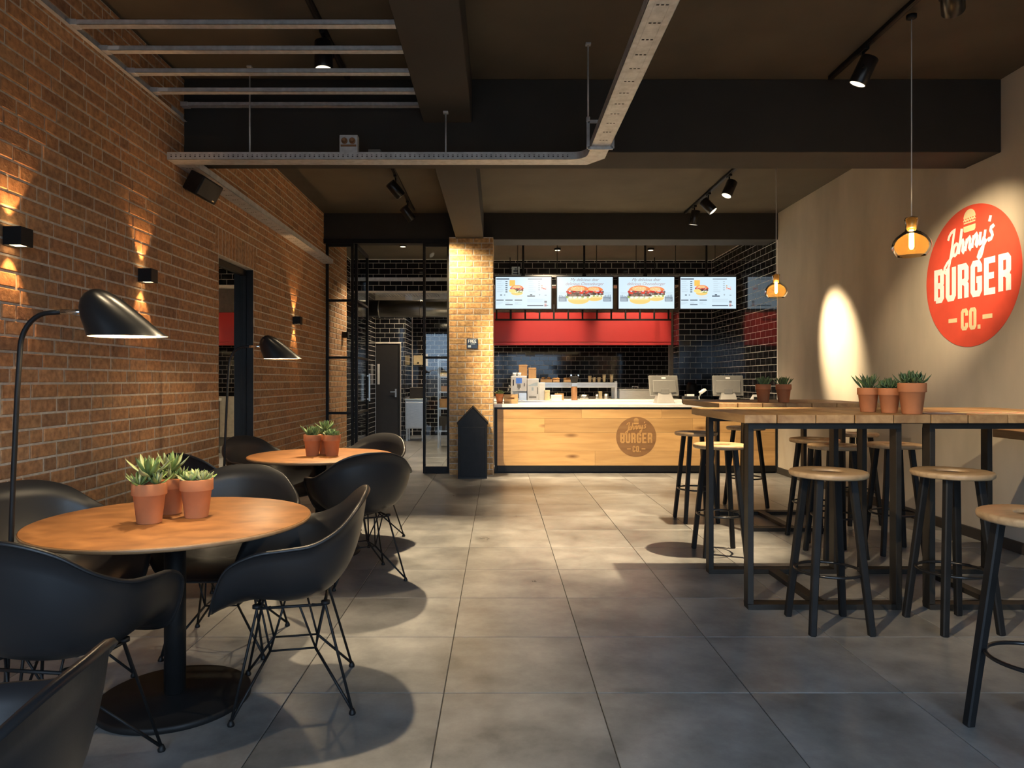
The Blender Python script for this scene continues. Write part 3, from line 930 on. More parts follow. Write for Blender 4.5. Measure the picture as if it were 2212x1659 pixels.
# ---- logo drawing, in units of the badge radius
def scripted():
    J = [(-.12, 1.45), (-.05, 1.72), (.15, 1.93), (.42, 2.0), (.55, 2.0), (.52, 1.2), (.5, .3), (.42, -.5), (.28, -.88), (.02, -1.02), (-.18, -.88), (-.15, -.6), (.1, -.32), (.45, -.12), (.72, .18)]
    o = [(1.0 + .27 * math.cos(a), .45 + .43 * math.sin(a)) for a in [2 * PI * i / 12 for i in range(13)]]
    h = [[(1.2, .12), (1.42, .6), (1.5, 1.3), (1.48, 1.85)], [(1.48, 1.85), (1.45, 0)], [(1.46, .5), (1.6, .82), (1.78, .9), (1.9, .72), (1.9, .15), (2.02, .02), (2.2, .3)]]
    n = [[(2.25, .9), (2.25, 0)], [(2.26, .5), (2.4, .82), (2.56, .9), (2.68, .72), (2.68, .15), (2.8, .02), (2.98, .3)]]
    n2 = [[(x + .78, y) for x, y in s] for s in n]
    yy = [[(3.82, .9), (3.82, .3), (3.95, .03), (4.13, .06), (4.3, .4)], [(4.32, .9), (4.32, -.45), (4.2, -.9), (4.0, -1.0), (3.86, -.85), (3.98, -.5), (4.4, -.1), (4.6, .15)]]
    ap = [[(4.72, 1.75), (4.66, 1.35)]]
    ss = [[(5.25, .78), (5.12, .93), (4.95, .88), (4.92, .68), (5.1, .46), (5.2, .25), (5.1, .03), (4.9, .02), (4.78, .2)]]
    return [J, o] + h + n + n2 + yy + ap + ss
G = {'B': [([(0, 0), (0, 1), (.36, 1), (.45, .92), (.45, .6), (.36, .52), (0, .52)], 0), ([(.3, .52), (.45, .43), (.45, .08), (.36, 0), (0, 0)], 0)],
     'U': [([(0, 1.07), (0, .1), (.09, 0), (.36, 0), (.45, .1), (.45, 1.07)], 0)],
     'R': [([(0, -.07), (0, 1), (.36, 1), (.45, .92), (.45, .58), (.36, .48), (0, .48)], 0), ([(.3, .48), (.45, .36), (.45, -.07)], 0)],
     'G': [([(.45, .7), (.45, .9), (.36, 1), (.09, 1), (0, .9), (0, .1), (.09, 0), (.36, 0), (.45, .1), (.45, .46), (.24, .46)], 0)],
     'E': [([(.54, 1), (0, 1), (0, 0), (.54, 0)], 0), ([(0, .5), (.46, .5)], 0)],
     'F': [([(.54, 1), (0, 1), (0, -.07)], 0), ([(0, .5), (.46, .5)], 0)],
     'C': [([(.45, .7), (.45, .9), (.36, 1), (.09, 1), (0, .9), (0, .1), (.09, 0), (.36, 0), (.45, .1), (.45, .3)], 0)],
     'O': [([(0, .1), (.09, 0), (.36, 0), (.45, .1), (.45, .9), (.36, 1), (.09, 1), (0, .9)], 1)]}
def word(mb, txt, x0, y0, x1, h, st, O, U, V, N, d, sk=0):
    """letters fitted between x0 and x1 at height h, stroke st"""
    n = len(txt)
    pitch = (x1 - x0) / n
    gw = pitch - .022 / .27 * pitch - st * .25
    for i, ch in enumerate(txt):
        for q, (pts, cl) in enumerate(G[ch]):
            P = []
            for a, b in pts:
                yy = y0 + st / 2 + b * (h - st)
                P.append((x0 + i * pitch + st / 2 + a / .45 * (gw - st) + sk * yy, yy))
            mb.ribbon(P, st, O, U, V, N, d * (1 + .4 * q), closed=bool(cl))
def logo(parent, O, U, V, N, r, m_disc, m_text, m_small, relief):
    O, U, V, N = map(Vector, (O, U, V, N))
    disc = [(math.cos(2 * PI * i / 96), math.sin(2 * PI * i / 96)) for i in range(96)]
    MB().prism([(a * r, b * r) for a, b in disc], O, U, V, N, relief).build('disc', m_disc, parent)
    O2 = O + N * relief
    Ur, Vr = U * r, V * r
    e = max(relief * .8, .0012)
    mb = MB()
    word(mb, 'BURGER', -.80, -.31, .85, .51, .088, O2, Ur, Vr, N, e)
    mb.build('burger_lettering', m_text, parent)
    mb = MB()
    k = .185
    ca, sa = math.cos(R(7)), math.sin(R(7))
    for q, s in enumerate(scripted()):
        P = []
        for a, b in s:
            a2 = a + .32 * b
            P.append((-.50 + k * (a2 * ca - b * sa), .315 + k * (a2 * sa + b * ca) + .005))
        mb.ribbon(P, .045, O2, Ur, Vr, N, e * (1 + .3 * (q % 5)))
    mb.build('script_lettering', m_text, parent)
    mb = MB()
    word(mb, 'CO', -.18, -.76, .17, .31, .055, O2, Ur, Vr, N, e)
    mb.prism([(.17, -.76), (.225, -.76), (.225, -.70), (.17, -.70)], O2, Ur, Vr, N, e)
    mb.prism([(-.46, -.63), (-.27, -.63), (-.27, -.57), (-.46, -.57)], O2, Ur, Vr, N, e)
    mb.prism([(.27, -.63), (.46, -.63), (.46, -.57), (.27, -.57)], O2, Ur, Vr, N, e)
    mb.build('company_lettering', m_small, parent)
    mb = MB()
    top = [(.125 * math.cos(a), .83 + .12 * math.sin(a)) for a in [PI * i / 14 for i in range(15)]]
    mb.prism(top, O2, Ur, Vr, N, e)
    zig = [(-.125 + .25 * i / 10, .805 + (.012 if i % 2 else -.012)) for i in range(11)]
    mb.ribbon(zig, .02, O2, Ur, Vr, N, e)
    mb.prism([(-.12, .775), (-.12, .755), (.12, .755), (.12, .775)][::-1], O2, Ur, Vr, N, e)
    b = [(-.125, .66), (-.105, .635), (.105, .635), (.125, .66), (.125, .72), (-.125, .72)]
    mb.prism(b, O2, Ur, Vr, N, e)
    mb.build('bun_emblem', m_small, parent)
logo(t, (1.856, -.0091, .49), X, Z, -Y, .27, M['oakdark'], M['oakletter'], M['oakletter'], .0012)

# ------------------------------------------------------------------ red logo projected on the right wall, its light painted as a disc
t = thing('projected_logo', 'big red round projected light logo with pale lettering, painted on the concrete wall', 'sign', (XR, 5.61, 2.085))
logo(t, (-.001, 0, 0), -Y, Z, -X, .565, M['redproj'], M['white_sign_proj'], M['creamproj'], .002)

# ------------------------------------------------------------------ menu screens
def text_mesh(txt, size, bold=0, shear=0):
    cu = bpy.data.curves.new('txt', 'FONT'); cu.body = txt; cu.size = size; cu.offset = bold; cu.shear = shear; cu.resolution_u = 2
    o = bpy.data.objects.new('txt', cu); col.objects.link(o)
    dg = bpy.context.evaluated_depsgraph_get()
    me = bpy.data.meshes.new_from_object(o.evaluated_get(dg))
    bpy.data.objects.remove(o); bpy.data.curves.remove(cu)
    V = [v.co.copy() for v in me.vertices]; F = [tuple(p.vertices) for p in me.polygons]
    bpy.data.meshes.remove(me)
    return V, F
def put_text(mb, txt, size, x, y, place, center=True, bold=0, shear=0):
    V, F = text_mesh(txt, size, bold, shear)
    if not V: return
    wd = max(v.x for v in V) + min(v.x for v in V)
    mb._add([place(v.x + x - (wd / 2 if center else 0), v.y + y) for v in V], F)

SW, SH = .885, .515
SY = 10.9
INK = (.06, .08, .11); GRY = (.36, .43, .48); BGC = (.55, .69, .78)
def poly_ink(mb, pts, c, lay=0):
    mb.col = c
    mb._add([(x, -.0305 - lay * .0003, y) for x, y in pts], [tuple(range(len(pts)))])
def rect_ink(mb, x0, y0, x1, y1, c, lay=0):
    poly_ink(mb, [(x0, y0), (x1, y0), (x1, y1), (x0, y1)], c, lay)
def ell(x, y, a, b, a0=0, a1=360, n=18):
    return [(x + a * math.cos(R(a0 + (a1 - a0) * i / n)), y + b * math.sin(R(a0 + (a1 - a0) * i / n))) for i in range(n if a1 - a0 == 360 else n + 1)]
def burger(mb, x, y, s, rn, veg=False):
    poly_ink(mb, ell(x, y - .062 * s, .125 * s, .05 * s, 180, 360), (.85, .52, .16), 1)
    rect_ink(mb, x - .125 * s, y - .062 * s, x + .125 * s, y - .03 * s, (.86, .62, .30), 1)
    for i in range(14):
        poly_ink(mb, ell(x - .13 * s + .26 * s * i / 13, y - .025 * s + rn.uniform(-.008, .008) * s, .02 * s, .017 * s, n=8), (.80, .82, .66) if i % 3 else (.25, .36, .06), 2)
    rect_ink(mb, x - .138 * s, y - .02 * s, x + .138 * s, y + .025 * s, (.09, .045, .035), 3)
    for i in range(16):
        poly_ink(mb, ell(x - .13 * s + .26 * s * i / 15, y + .03 * s + rn.uniform(-.012, .012) * s, .018 * s, .014 * s, n=8), rn.choice([(.62, .05, .03), (.45, .02, .02), (.72, .16, .08), (.14, .10, .09)]), 4)
    for i in range(10):
        poly_ink(mb, ell(x - .12 * s + .24 * s * i / 9, y - .0 * s + rn.uniform(-.01, .01) * s, .014 * s, .011 * s, n=7), rn.choice([(.20, .12, .10), (.35, .36, .38), (.05, .03, .03)]), 4)
    poly_ink(mb, ell(x, y + .048 * s, .135 * s, .062 * s, 0, 180), (.78, .22, .07), 5)
    poly_ink(mb, ell(x - .01 * s, y + .07 * s, .085 * s, .028 * s), (.90, .46, .20), 6)
    for i in range(9):
        poly_ink(mb, ell(x + rn.uniform(-.08, .08) * s, y + (.068 + rn.uniform(-.012, .03)) * s, .006 * s, .003 * s, n=6), (.95, .80, .58), 7)
place = lambda L: (lambda a, b: (a, -.0305 - L * .0003, b))
def menu_a(mb):
    rn = random.Random(4)
    rect_ink(mb, -.42, .205, -.22, .222, INK, 1); rect_ink(mb, .07, .208, .29, .218, INK, 1)
    for i in range(6):
        z = .175 - i * .032
        rect_ink(mb, -.278, z - .008, -.246, z + .006, INK, 1)
        if i < 5: rect_ink(mb, .23, z - .008, .258, z + .006, GRY, 1)
        for k in range(2):
            rect_ink(mb, -.41, z - .004 + k * .010, -.41 + rn.uniform(.06, .11), z - .001 + k * .010, GRY, 1)
            rect_ink(mb, .08, z - .004 + k * .010, .08 + rn.uniform(.06, .12), z - .001 + k * .010, GRY, 1)
    rect_ink(mb, -.215, .105, -.128, .195, (.83, .47, .10), 1)
    rect_ink(mb, -.12, .095, -.105, .115, (.3, .1, .25), 1)
    burger(mb, -.10, .04, .72, rn)
    poly_ink(mb, ell(-.17, .03, .055, .028), (.86, .62, .22), 8)
    rect_ink(mb, -.09, .0, -.02, .012, (.22, .33, .06), 8)
    for i in range(9): poly_ink(mb, ell(.31 + rn.uniform(-.03, .04), .08 + rn.uniform(-.03, .03), .012, .01, n=8), rn.choice([(.7, .2, .15), (.5, .35, .2), (.75, .5, .5)]), 1)
    rect_ink(mb, .06, -.06, .18, -.042, INK, 1); poly_ink(mb, ell(.12, -.03, .02, .01), INK, 1)
    poly_ink(mb, ell(.25, -.03, .012, .014), GRY, 1); rect_ink(mb, .33, -.045, .36, -.03, GRY, 1)
    rect_ink(mb, -.36, -.042, -.33, -.028, INK, 1); rect_ink(mb, -.30, -.04, -.28, -.03, INK, 1)
    rect_ink(mb, -.16, -.06, .0, -.056, (.8, .6, .4), 1); rect_ink(mb, -.14, -.075, -.02, -.071, (.75, .6, .5), 1)
    for j, xx in enumerate((-.42, -.28, -.135)):
        rect_ink(mb, xx, -.122, xx + .115, -.106, INK, 1)
        for k in range(4): rect_ink(mb, xx, -.145 - k * .012, xx + rn.uniform(.05, .11), -.142 - k * .012, GRY, 1)
    rect_ink(mb, -.28, -.19, -.165, -.178, INK, 1)
    for k in range(4): rect_ink(mb, .06, -.10 - k * .014, .06 + rn.uniform(.2, .28), -.097 - k * .014, GRY, 1)
    rect_ink(mb, .06, -.205, .31, -.190, INK, 1)
    rect_ink(mb, .325, -.155, .365, -.125, (.18, .18, .2), 1); rect_ink(mb, .325, -.215, .36, -.165, (.55, .35, .35), 1); rect_ink(mb, .325, -.2, .385, -.192, INK, 2)
def menu_b(mb):
    rn = random.Random(9)
    mb.col = (.22, .17, .17); put_text(mb, 'My delicious dear', .062, .0, .185, place(1), shear=.35)
    mb.col = (.36, .20, .20); put_text(mb, 'delicious Cheeseburger', .062, .0, .12, place(1), shear=.35)
    burger(mb, -.10, -.03, 1.3, rn); burger(mb, .145, -.015, 1.02, rn, True)
    rect_ink(mb, -.26, .085, -.06, .088, GRY, 1)
    for sx in (-1, 1):
        c = .345 * sx
        rect_ink(mb, c - .062, -.135, c + .062, -.062, (.20, .26, .32), 1)
        for i in range(5): rect_ink(mb, c - .055 + i * .024, -.07, c - .043 + i * .024, -.05 + rn.uniform(0, .025), (.22, .28, .34), 1)
        for k in range(3): rect_ink(mb, c - .05, -.125 + k * .018, c + rn.uniform(.02, .05), -.119 + k * .018, (.42, .53, .61), 2)
        rect_ink(mb, c - .06, .0, c + .06, .004, GRY, 1); rect_ink(mb, c - .05, -.018, c + .04, -.015, GRY, 1)
def screen(cx, cz, draw, label):
    t = thing('menu_screen', label, 'screen', (cx, SY, cz), 0, 'menu screens above the counter')
    b = .012
    mb = MB()
    hw, hh = SW / 2, SH / 2
    mb.box(-hw, -.0, -hh, hw, .05, hh)
    mb.build('casing', M['black'], t, bevel=.004)
    mb = MB()
    mb.box(-hw, -.034, -hh, -hw + b, 0, hh); mb.box(hw - b, -.034, -hh, hw, 0, hh); mb.box(-hw + b, -.034, -hh, hw - b, 0, -hh + b); mb.box(-hw + b, -.034, hh - b, hw - b, 0, hh)
    mb.build('bezel', M['blackgl'], t, bevel=.001)
    mb = MB(); mb.col = BGC
    mb.box(-hw + b, -.03, -hh + b, hw - b, -.001, hh - b)
    draw(mb)
    mb.build('display', M['ink'], t)
    mb = MB().box(-.03, .05, -.05, .03, .075, hh + .05)
    mb.tube([(0, .062, hh + .03), (0, .062, 3.375 - cz)], .017, 10)
    mb.box(-.04, .03, 3.362 - cz, .04, .095, 3.378 - cz)
    mb.build('ceiling_post', M['black'], t)
    return t
zc = CAMZ - (633 - 822) * SY / 1515
xs = [((a + b) / 2 - 1077) * SY / 1515 for a, b in ((1068, 1192), (1201, 1325), (1334, 1457), (1467, 1590))]
screen(xs[0] + .003, zc, menu_a, 'leftmost menu screen, price lists and small yellow food pictures, beside pillar')
screen(xs[1], zc, menu_b, 'second menu screen from the brick pillar, showing two big burgers')
screen(xs[2], zc, menu_b, 'third menu screen from the brick pillar, showing two big burgers')
screen(xs[3], zc, menu_a, 'rightmost menu screen, price lists and small yellow food pictures, by tiled corner')
t = thing('mounting_rail', 'thin steel rail running behind the tops of the menu screens', 'rail', (0, SY + .1, zc + .265))
MB().box(-.06, 0, 0, 3.72, .03, .035).build('rail', M['steel'], t)
for k in range(6): MB().tube([(.3 + .62 * k, .015, .034), (.3 + .62 * k, .015, 3.378 - zc - .265)], .006, 6).build('hanger', M['steelblk'], t)

# ------------------------------------------------------------------ red hood and rack below the screens
t = thing('extraction_hood', 'long red extraction hood above the kitchen worktop', 'hood', (0, 12.86, 0))
hx0, hx1 = -.12, 3.17
b0 = [(hx0, .02, 1.90), (hx1, .02, 1.90), (hx1, 1.3, 1.90), (hx0, 1.3, 1.90)]
mb = MB().box(hx0, 0, 1.955, hx1, 1.35, 2.5)
mb.build('body', M['red'], t, bevel=.006)
MB().box(hx0, .015, 1.90, hx1, .06, 1.953).build('lower_lip', M['red'], t, bevel=.004)
MB().box(.33, .14, 1.935, 2.0, .75, 1.9545).build('hood_lamp', M['hoodlight'], t)
t = thing('grease_rack', 'black hanging rack of short bars in front of the red hood', 'rack', (0, 12.1, 0))
MB().box(-.06, 0, 2.285, 2.98, .025, 2.315).build('rail', M['black'], t)
for x in (.2, 2.7): MB().tube([(x, .04, 2.30), (x, .04, 3.378)], .008, 8).build('hanger', M['black'], t)
for k in range(13):
    MB().box(-.035 + k * .2475 - .014, 0, 2.3155, -.035 + k * .2475 + .014, .025, 2.56).build('bar', M['black'], t)

# notice on the tiles
t = thing('notice_sign', 'pale blue notice on the black tiles above the leftmost screen', 'sign', ((1114 - 1077) * 12.38 / 1515, 12.388, 3.17))
MB().box(-.07, 0, -.09, .07, .004, .09).build('sheet', M['pale'], t)
mb = MB()
for a, b, c, d in ((-.02, .04, .02, .06), (-.04, .0, .04, .03), (-.05, -.04, .05, -.02), (-.03, -.07, .03, -.05)): mb.box(a, -.001, b, c, 0, d)
mb.build('print', M['navy'], t)

# free wifi sign
t = thing('wifi_sign', 'small dark blue square sign reading FREE on the brick pillar', 'sign', (-.348, PY - .016, 1.735))
MB().box(-.073, 0, -.066, .073, .012, .066).build('plate', M['navy'], t, bevel=.004)
mb = MB(); word(mb, 'FREE', -.052, .012, .058, .042, .0075, (0, 0, 0), X, Z, -Y, .001); mb.build('free_lettering', M['white_sign_proj'], t)
mb = MB()
mb.box(-.02, -.001, -.008, .04, 0, .0); mb.box(-.055, -.001, -.05, -.015, 0, -.02)
mb.build('small_print', M['pale'], t)

# ------------------------------------------------------------------ black house-shaped bin
t = thing('waste_bin', 'black house-shaped litter bin with pointed top before the brick pillar', 'bin', (-.333, 8.93, 0))
hw = .185
sh = [(-hw, 0), (hw, 0), (hw, .68), (hw + .012, .70), (0, .905), (-hw - .012, .70), (-hw, .68)]
MB().prism(sh, (0, 0, 0), X, Z, Y, .28).build('body', M['black'], t, bevel=.003)
MB().box(-hw + .03, -.006, .03, hw - .03, 0, .655).build('door', M['black'], t, bevel=.002)
MB().box(-hw - .001, -.003, 0, hw + .001, -.0005, .012).build('base_strip', M['steelblk'], t)
mb = MB()
for a in (-1, 1): mb.hexa([(a * (hw + .014), -.01, .700), (0, -.01, .908), (0, .29, .908), (a * (hw + .014), .29, .700)], [(a * (hw + .014), -.01, .716), (0, -.01, .926), (0, .29, .926), (a * (hw + .014), .29, .716)])
mb.build('roof', M['black'], t)
# ------------------------------------------------------------------ round pedestal tables
t1 = thing('round_table', 'near round table with orange-brown top on black pedestal, three flowerpots on it', 'table', (-1.266, 2.745, 0), 0, 'round pedestal tables')
HT = .71
MB().lathe([(0, HT - .004), (.505, HT - .004), (.512, HT - .006), (.512, HT), (0, HT)][:0] or [(0, HT - .018), (.505, HT - .018), (.5115, HT - .014), (.5145, HT - .007), (.512, HT - .001)], 96).build('table_edge', M['tedge'], t1)
MB().lathe([(.512, HT - .001), (.509, HT), (0, HT)], 96).build('tabletop', M['tabletop'], t1)
MB().lathe([(0, .028), (.04, .028), (.04, HT - .018), (0, HT - .018)], 32).build('column', M['black'], t1)
MB().lathe([(0, 0), (.278, 0), (.282, .004), (.282, .02), (.276, .026), (.06, .0275), (.05, .034), (.041, .036), (0, .036)], 72).build('base_disc', M['black'], t1)
MB().box(-.15, -.15, HT - .03, .15, .15, HT - .018).build('mounting_plate', M['black'], t1)
MB().box(-.012, -.0415, HT - .075, .012, -.0395, HT - .045).build('sticker', M['greyp'], t1)
dup(t1, (-1.292, 5.10, 0), None, 'far round table with orange-brown top on black pedestal, beside the mirror')

# ------------------------------------------------------------------ shell armchairs on wire bases
def chair_shell():
    rim = [(0, .288, .380), (.130, .286, .383), (.205, .272, .414), (.256, .248, .500), (.290, .205, .588), (.312, .110, .638), (.320, .005, .652), (.305, -.090, .663), (.263, -.178, .708), (.195, -.240, .772), (.10, -.274, .808), (0, -.284, .816)]
    full = rim + [(-x, y, z) for x, y, z in rim[-2:0:-1]]
    P = [Vector(p) for p in full]
    k = len(P)
    # closed Catmull-Rom
    ring = []
    sub = 4
    for i in range(k):
        p0, p1, p2, p3 = P[i - 1], P[i], P[(i + 1) % k], P[(i + 2) % k]
        for s in range(sub):
            u = s / sub
            ring.append(.5 * ((2 * p1) + (-p0 + p2) * u + (2 * p0 - 5 * p1 + 4 * p2 - p3) * u * u + (-p0 + 3 * p1 - 3 * p2 + p3) * u ** 3))
    C = Vector((0, .01, .405))
    rows = []
    J = 18
    for j in range(J + 1):
        a = (j / J) * PI / 2
        e = 2 / 2.9
        g = math.sin(a) ** e if a > 0 else 0
        h = 1 - math.cos(a) ** e if j < J else 1
        gg = .84 * g + .16 * h
        row = []
        for p in ring:
            f = max(0, (p.y - .05) / .235)                     # towards the front edge
            dz = (p.z - C.z)
            q = C + Vector(((p.x - C.x) * gg, (p.y - C.y) * gg, 0))
            zz = C.z + dz * h + .018 * max(0, f) * math.sin(PI * min(1, gg)) + .0 
            row.append(Vector((q.x, q.y, zz)))
        rows.append(row)
    # rolled outer rim
    last = rows[-1]
    roll = []
    for i, p in enumerate(last):
        n = Vector((p.x - C.x, p.y - C.y, 0)).normalized()
        roll.append(p + n * .012 - Z * .008)
    rows.append([p + Vector((p.x - C.x, p.y - C.y, 0)).normalized() * .007 for p in last])
    rows.append(roll)
    return MB().grid(rows, closed_u=True)

def make_chair():
    t = thing('shell_armchair', 'x', 'chair', (0, 0, 0), 0, 'charcoal shell armchairs')
    o = chair_shell().build('seat_shell', M['shell'], t)
    md = o.modifiers.new('thickness', 'SOLIDIFY'); md.thickness = .006; md.offset = 0
    F = [(sx * .225, sy * .215) for sx in (-1, 1) for sy in (-1, 1)]
    w, w2 = .0055, .0042
    ringz = .205
    for sx in (-1, 1):
        for sy in (-1, 1):
            foot = Vector((sx * .225, sy * .215 - .01, .012))
            mount = Vector((sx * .145, sy * .125, .392))
            mid = Vector((sx * .075, sy * .085, ringz))
            mb = MB()
            mb.tube([mount + Vector((0, -sy * .05, .004)), mount, foot], w, 8)
            mb.tube([mid, foot + Vector((-sx * .004, -sy * .004, .008))], w, 8)
            lg = mb.build('leg', M['black'], t)
            MB().lathe([(0, -.012), (.012, -.012), (.013, -.006), (.009, .004), (.006, .010), (0, .010)], 12, c=tuple(foot)).build('glide', M['black'], lg)
    mb = MB()
    q = [Vector((sx * .075, sy * .085, ringz)) for sx, sy in ((-1, -1), (1, -1), (1, 1), (-1, 1))]
    mb.tube(q, w2, 6, closed=True)
    for sx in (-1, 1):
        for sy in (-1, 1):
            mid = Vector((sx * .075, sy * .085, ringz))
            mb.tube([mid, Vector((sx * .145, sy * .03, .392))], w2, 6)
            mb.tube([mid, Vector((sx * .055, sy * .125, .392))], w2, 6)
    for sy in (-1, 1): mb.tube([(-.15, sy * .125, .394), (.15, sy * .125, .394)], w, 6)
    for sx in (-1, 1): mb.tube([(sx * .145, -.13, .394), (sx * .145, .13, .394)], w, 6)
    mb.build('wire_brace', M['black'], t)
    for sx in (-1, 1):
        for sy in (-1, 1):
            MB().lathe([(0, 0), (.017, 0), (.017, .012), (0, .012)], 12, c=(sx * .145, sy * .125, .396)).build('rubber_mount', M['black'], t)
    return t
chair0 = make_chair()
used = [0]
def chair(x, y, fx, fy, label):
    rz = math.atan2(-fx, fy)           # local +Y turned to face (fx, fy)
    if not used[0]:
        used[0] = 1
        chair0.location = (x, y, 0); chair0.rotation_euler = (0, 0, rz); chair0['label'] = label
        return chair0
    return dup(chair0, (x, y, 0), rz, label)
chair(-.815, 2.80, -.978, -.21, 'charcoal shell armchair at the aisle side of the near round table')
chair(-1.29, 3.34, .05, -1, 'charcoal shell armchair beyond the near round table, tucked behind its flowerpots')
chair(-1.83, 2.87, .85, -.5, 'charcoal shell armchair by the brick wall at the near round table')
chair(-1.385, 2.19, .12, 1, 'charcoal shell armchair at near round table with its back to the camera, lower left')
chair(-.93, 1.06, -1, -.1, 'charcoal shell armchair cut by the lower left frame corner')
chair(-.885, 4.47, -.47, .88, 'charcoal shell armchair on the aisle side of the far round table, back turned')
chair(-1.067, 5.536, -.49, -.87, 'charcoal shell armchair beyond the far round table, near the glass screen')
chair(-1.77, 5.38, .9, -.42, 'charcoal shell armchair at the far round table against the mirror')
chair(-1.76, 4.42, .5, .85, 'dark shell armchair mostly hidden behind flowerpots of the near round table')

# ------------------------------------------------------------------ curved floor lamps
def make_lamp():
    t = thing('floor_lamp', 'x', 'floor lamp', (0, 0, 0), 0, 'black curved floor lamps')
    MB().lathe([(0, 0), (.13, 0), (.135, .004), (.135, .014), (.128, .018), (.02, .02), (0, .02)], 48).build('base', M['black'], t)
    path = [(0, 0, .016), (.012, 0, .45), (.028, 0, .9), (.042, 0, 1.2), (.052, 0, 1.354)]
    for i in range(1, 10):
        a = R(10 * i)
        path.append((.052 + .105 * (1 - math.cos(a)), 0, 1.354 + .131 * math.sin(a)))
    path.append((.20, 0, 1.488))
    MB().tube(path, .0085, 12).build('stem', M['black'], t)
    MB().tube([(.195, 0, 1.488), (.29, 0, 1.488)], .0095, 14).build('joint', M['chrome'], t)
    # bullet shade cut by a level rim
    secs = [(0, .296, .565, .088), (.010, .2935, .548, .087), (.032, .287, .520, .0855), (.064, .2745, .482, .0825), (.098, .268, .441, .077), (.125, .272, .406, .069), (.145, .285, .377, .058), (.158, .303, .352, .042), (.164, .322, .334, .018)]
    def shell(off):
        rows = []
        for z, a, b, w in secs:
            cx, rx = (a + b) / 2, (b - a) / 2
            n = 40
            rows.append([Vector((cx + max(rx - off, .002) * math.cos(2 * PI * i / n), max(w - off, .002) * math.sin(2 * PI * i / n) * (1 - .32 * math.cos(2 * PI * i / n) * (1 - z / .2)), 1.402 + z - (off if z > .1 else 0))) for i in range(n)])
        top = rows[-1]
        c = sum(top, Vector()) / len(top) + Z * .002
        rows.append([c.copy() for _ in top])
        return rows
    MB().grid(shell(0), closed_u=True).build('shade', M['blackgl'], t)
    li = MB().grid([r[::-1] for r in shell(.0022)], closed_u=True).build('shade_lining', M['lampin'], t)
    MB().lathe([(0, 0), (.018, .004), (.026, .025), (.018, .045), (.012, .06), (0, .06)], 16, c=(.40, 0, 1.444)).build('bulb', M['glow'], t)
    return t
lamp = make_lamp()
lamp.location = (-1.71, 2.43, 0)
lamp['label'] = 'black curved floor lamp with bullet shade over the near round table'
dup(lamp, (-1.935, 4.90, 0), None, 'black curved floor lamp with bullet shade over the far round table')
for x, y in ((-1.71, 2.43), (-1.935, 4.90)):
    point_light('lamp_light', (x + .41, y, 1.415), 7, .02)

# ------------------------------------------------------------------ high tables
def high_table(label, x0, xs, y0, y1, frames, fy):
    """planks between successive xs; frames = list of (xa, xb); fy = (front y, rear y)"""
    t = thing('high_table', label, 'high table', (x0, y0, 0), 0, 'high plank tables')
    zt, th = 1.067, .046
    e = [x0] + xs
    for i, (a, b) in enumerate(zip(e[:-1], e[1:])):
        g = .006
        L = b - a - g
        MB().box(-L / 2, 0, -th, L / 2, y1 - y0, 0).build('plank', M['plank'], t, bevel=.0025, loc=((a + b) / 2 - x0, random.uniform(-.003, .003), zt))
    MB().box(.02, .03, zt - th - .004, e[-1] - x0 - .02, .10, zt - th - .0005).box(.02, y1 - y0 - .1, zt - th - .004, e[-1] - x0 - .02, y1 - y0 - .03, zt - th - .0005).build('batten', M['steelblk'], t)
    w, d, h = .03, .068, zt - th - .005
    for xa, xb in frames:
        for fyy in fy:
            mb = MB()
            ya = fyy - y0
            mb.box(xa - x0, ya, .0, xb - x0, ya + d, w)
            mb.box(xa - x0, ya, h - w, xb - x0, ya + d, h)
            mb.box(xa - x0, ya, w, xa - x0 + w, ya + d, h - w)
            mb.box(xb - x0 - w, ya, w, xb - x0, ya + d, h - w)
            mb.build('leg_frame', M['steelblk'], t, bevel=.002)
        xm = (xa + xb) / 2 - x0
        MB().box(xm - .034, fy[0] - y0 + d, 0, xm + .034, fy[1] - y0, w).build('floor_bar', M['steelblk'], t, bevel=.002)
    return t
high_table('near high table with pale plank top on black steel frames, flowerpots on it', 1.312, [1.49, 1.698, 1.906, 2.114, 2.314, 2.512, 2.725, 2.93, 3.14, 3.35], 3.75, 4.78, [(1.36, 2.196), (2.35, 3.19)], (3.82, 4.53))
high_table('far high table with plank top before the oak counter', 1.775, [1.93, 2.13, 2.32, 2.53, 2.73, 2.93, 3.13], 5.66, 6.78, [(2.03, 2.87)], (5.80, 6.53))

# ------------------------------------------------------------------ bar stools
def make_stool():
    t = thing('bar_stool', 'x', 'bar stool', (0, 0, 0), 0, 'round wooden bar stools')
    MB().lathe([(.072, .766), (.178, .762), (.185, .768), (.187, .780), (.184, .789), (.178, .792), (.080, .792), (.074, .789)], 56, closed=True).build('seat', M['stoolw'], t)
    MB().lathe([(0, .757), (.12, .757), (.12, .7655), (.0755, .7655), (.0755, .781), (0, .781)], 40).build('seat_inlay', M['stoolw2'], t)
    for sx in (-1, 1):
        for sy in (-1, 1):
            MB().bar((sx * .146, sy * .146, 0), (sx * .083, sy * .083, .758), .032, .032, (1, 0, 0), .036, .036).build('leg', M['black'], t, bevel=.005)
    ring = [(.158 * math.cos(2 * PI * i / 48), .158 * math.sin(2 * PI * i / 48), .287) for i in range(48)]
    MB().tube(ring, .0075, 10, closed=True).build('foot_ring', M['blackgl'], t)
    return t
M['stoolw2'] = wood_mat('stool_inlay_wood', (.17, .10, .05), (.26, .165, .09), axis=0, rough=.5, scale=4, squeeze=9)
st0 = make_stool()
su = [0]
def stool(x, y, rz, label):
    if not su[0]:
        su[0] = 1
        st0.location = (x, y, 0); st0.rotation_euler = (0, 0, R(rz)); st0['label'] = label
        return
    dup(st0, (x, y, 0), R(rz), label)
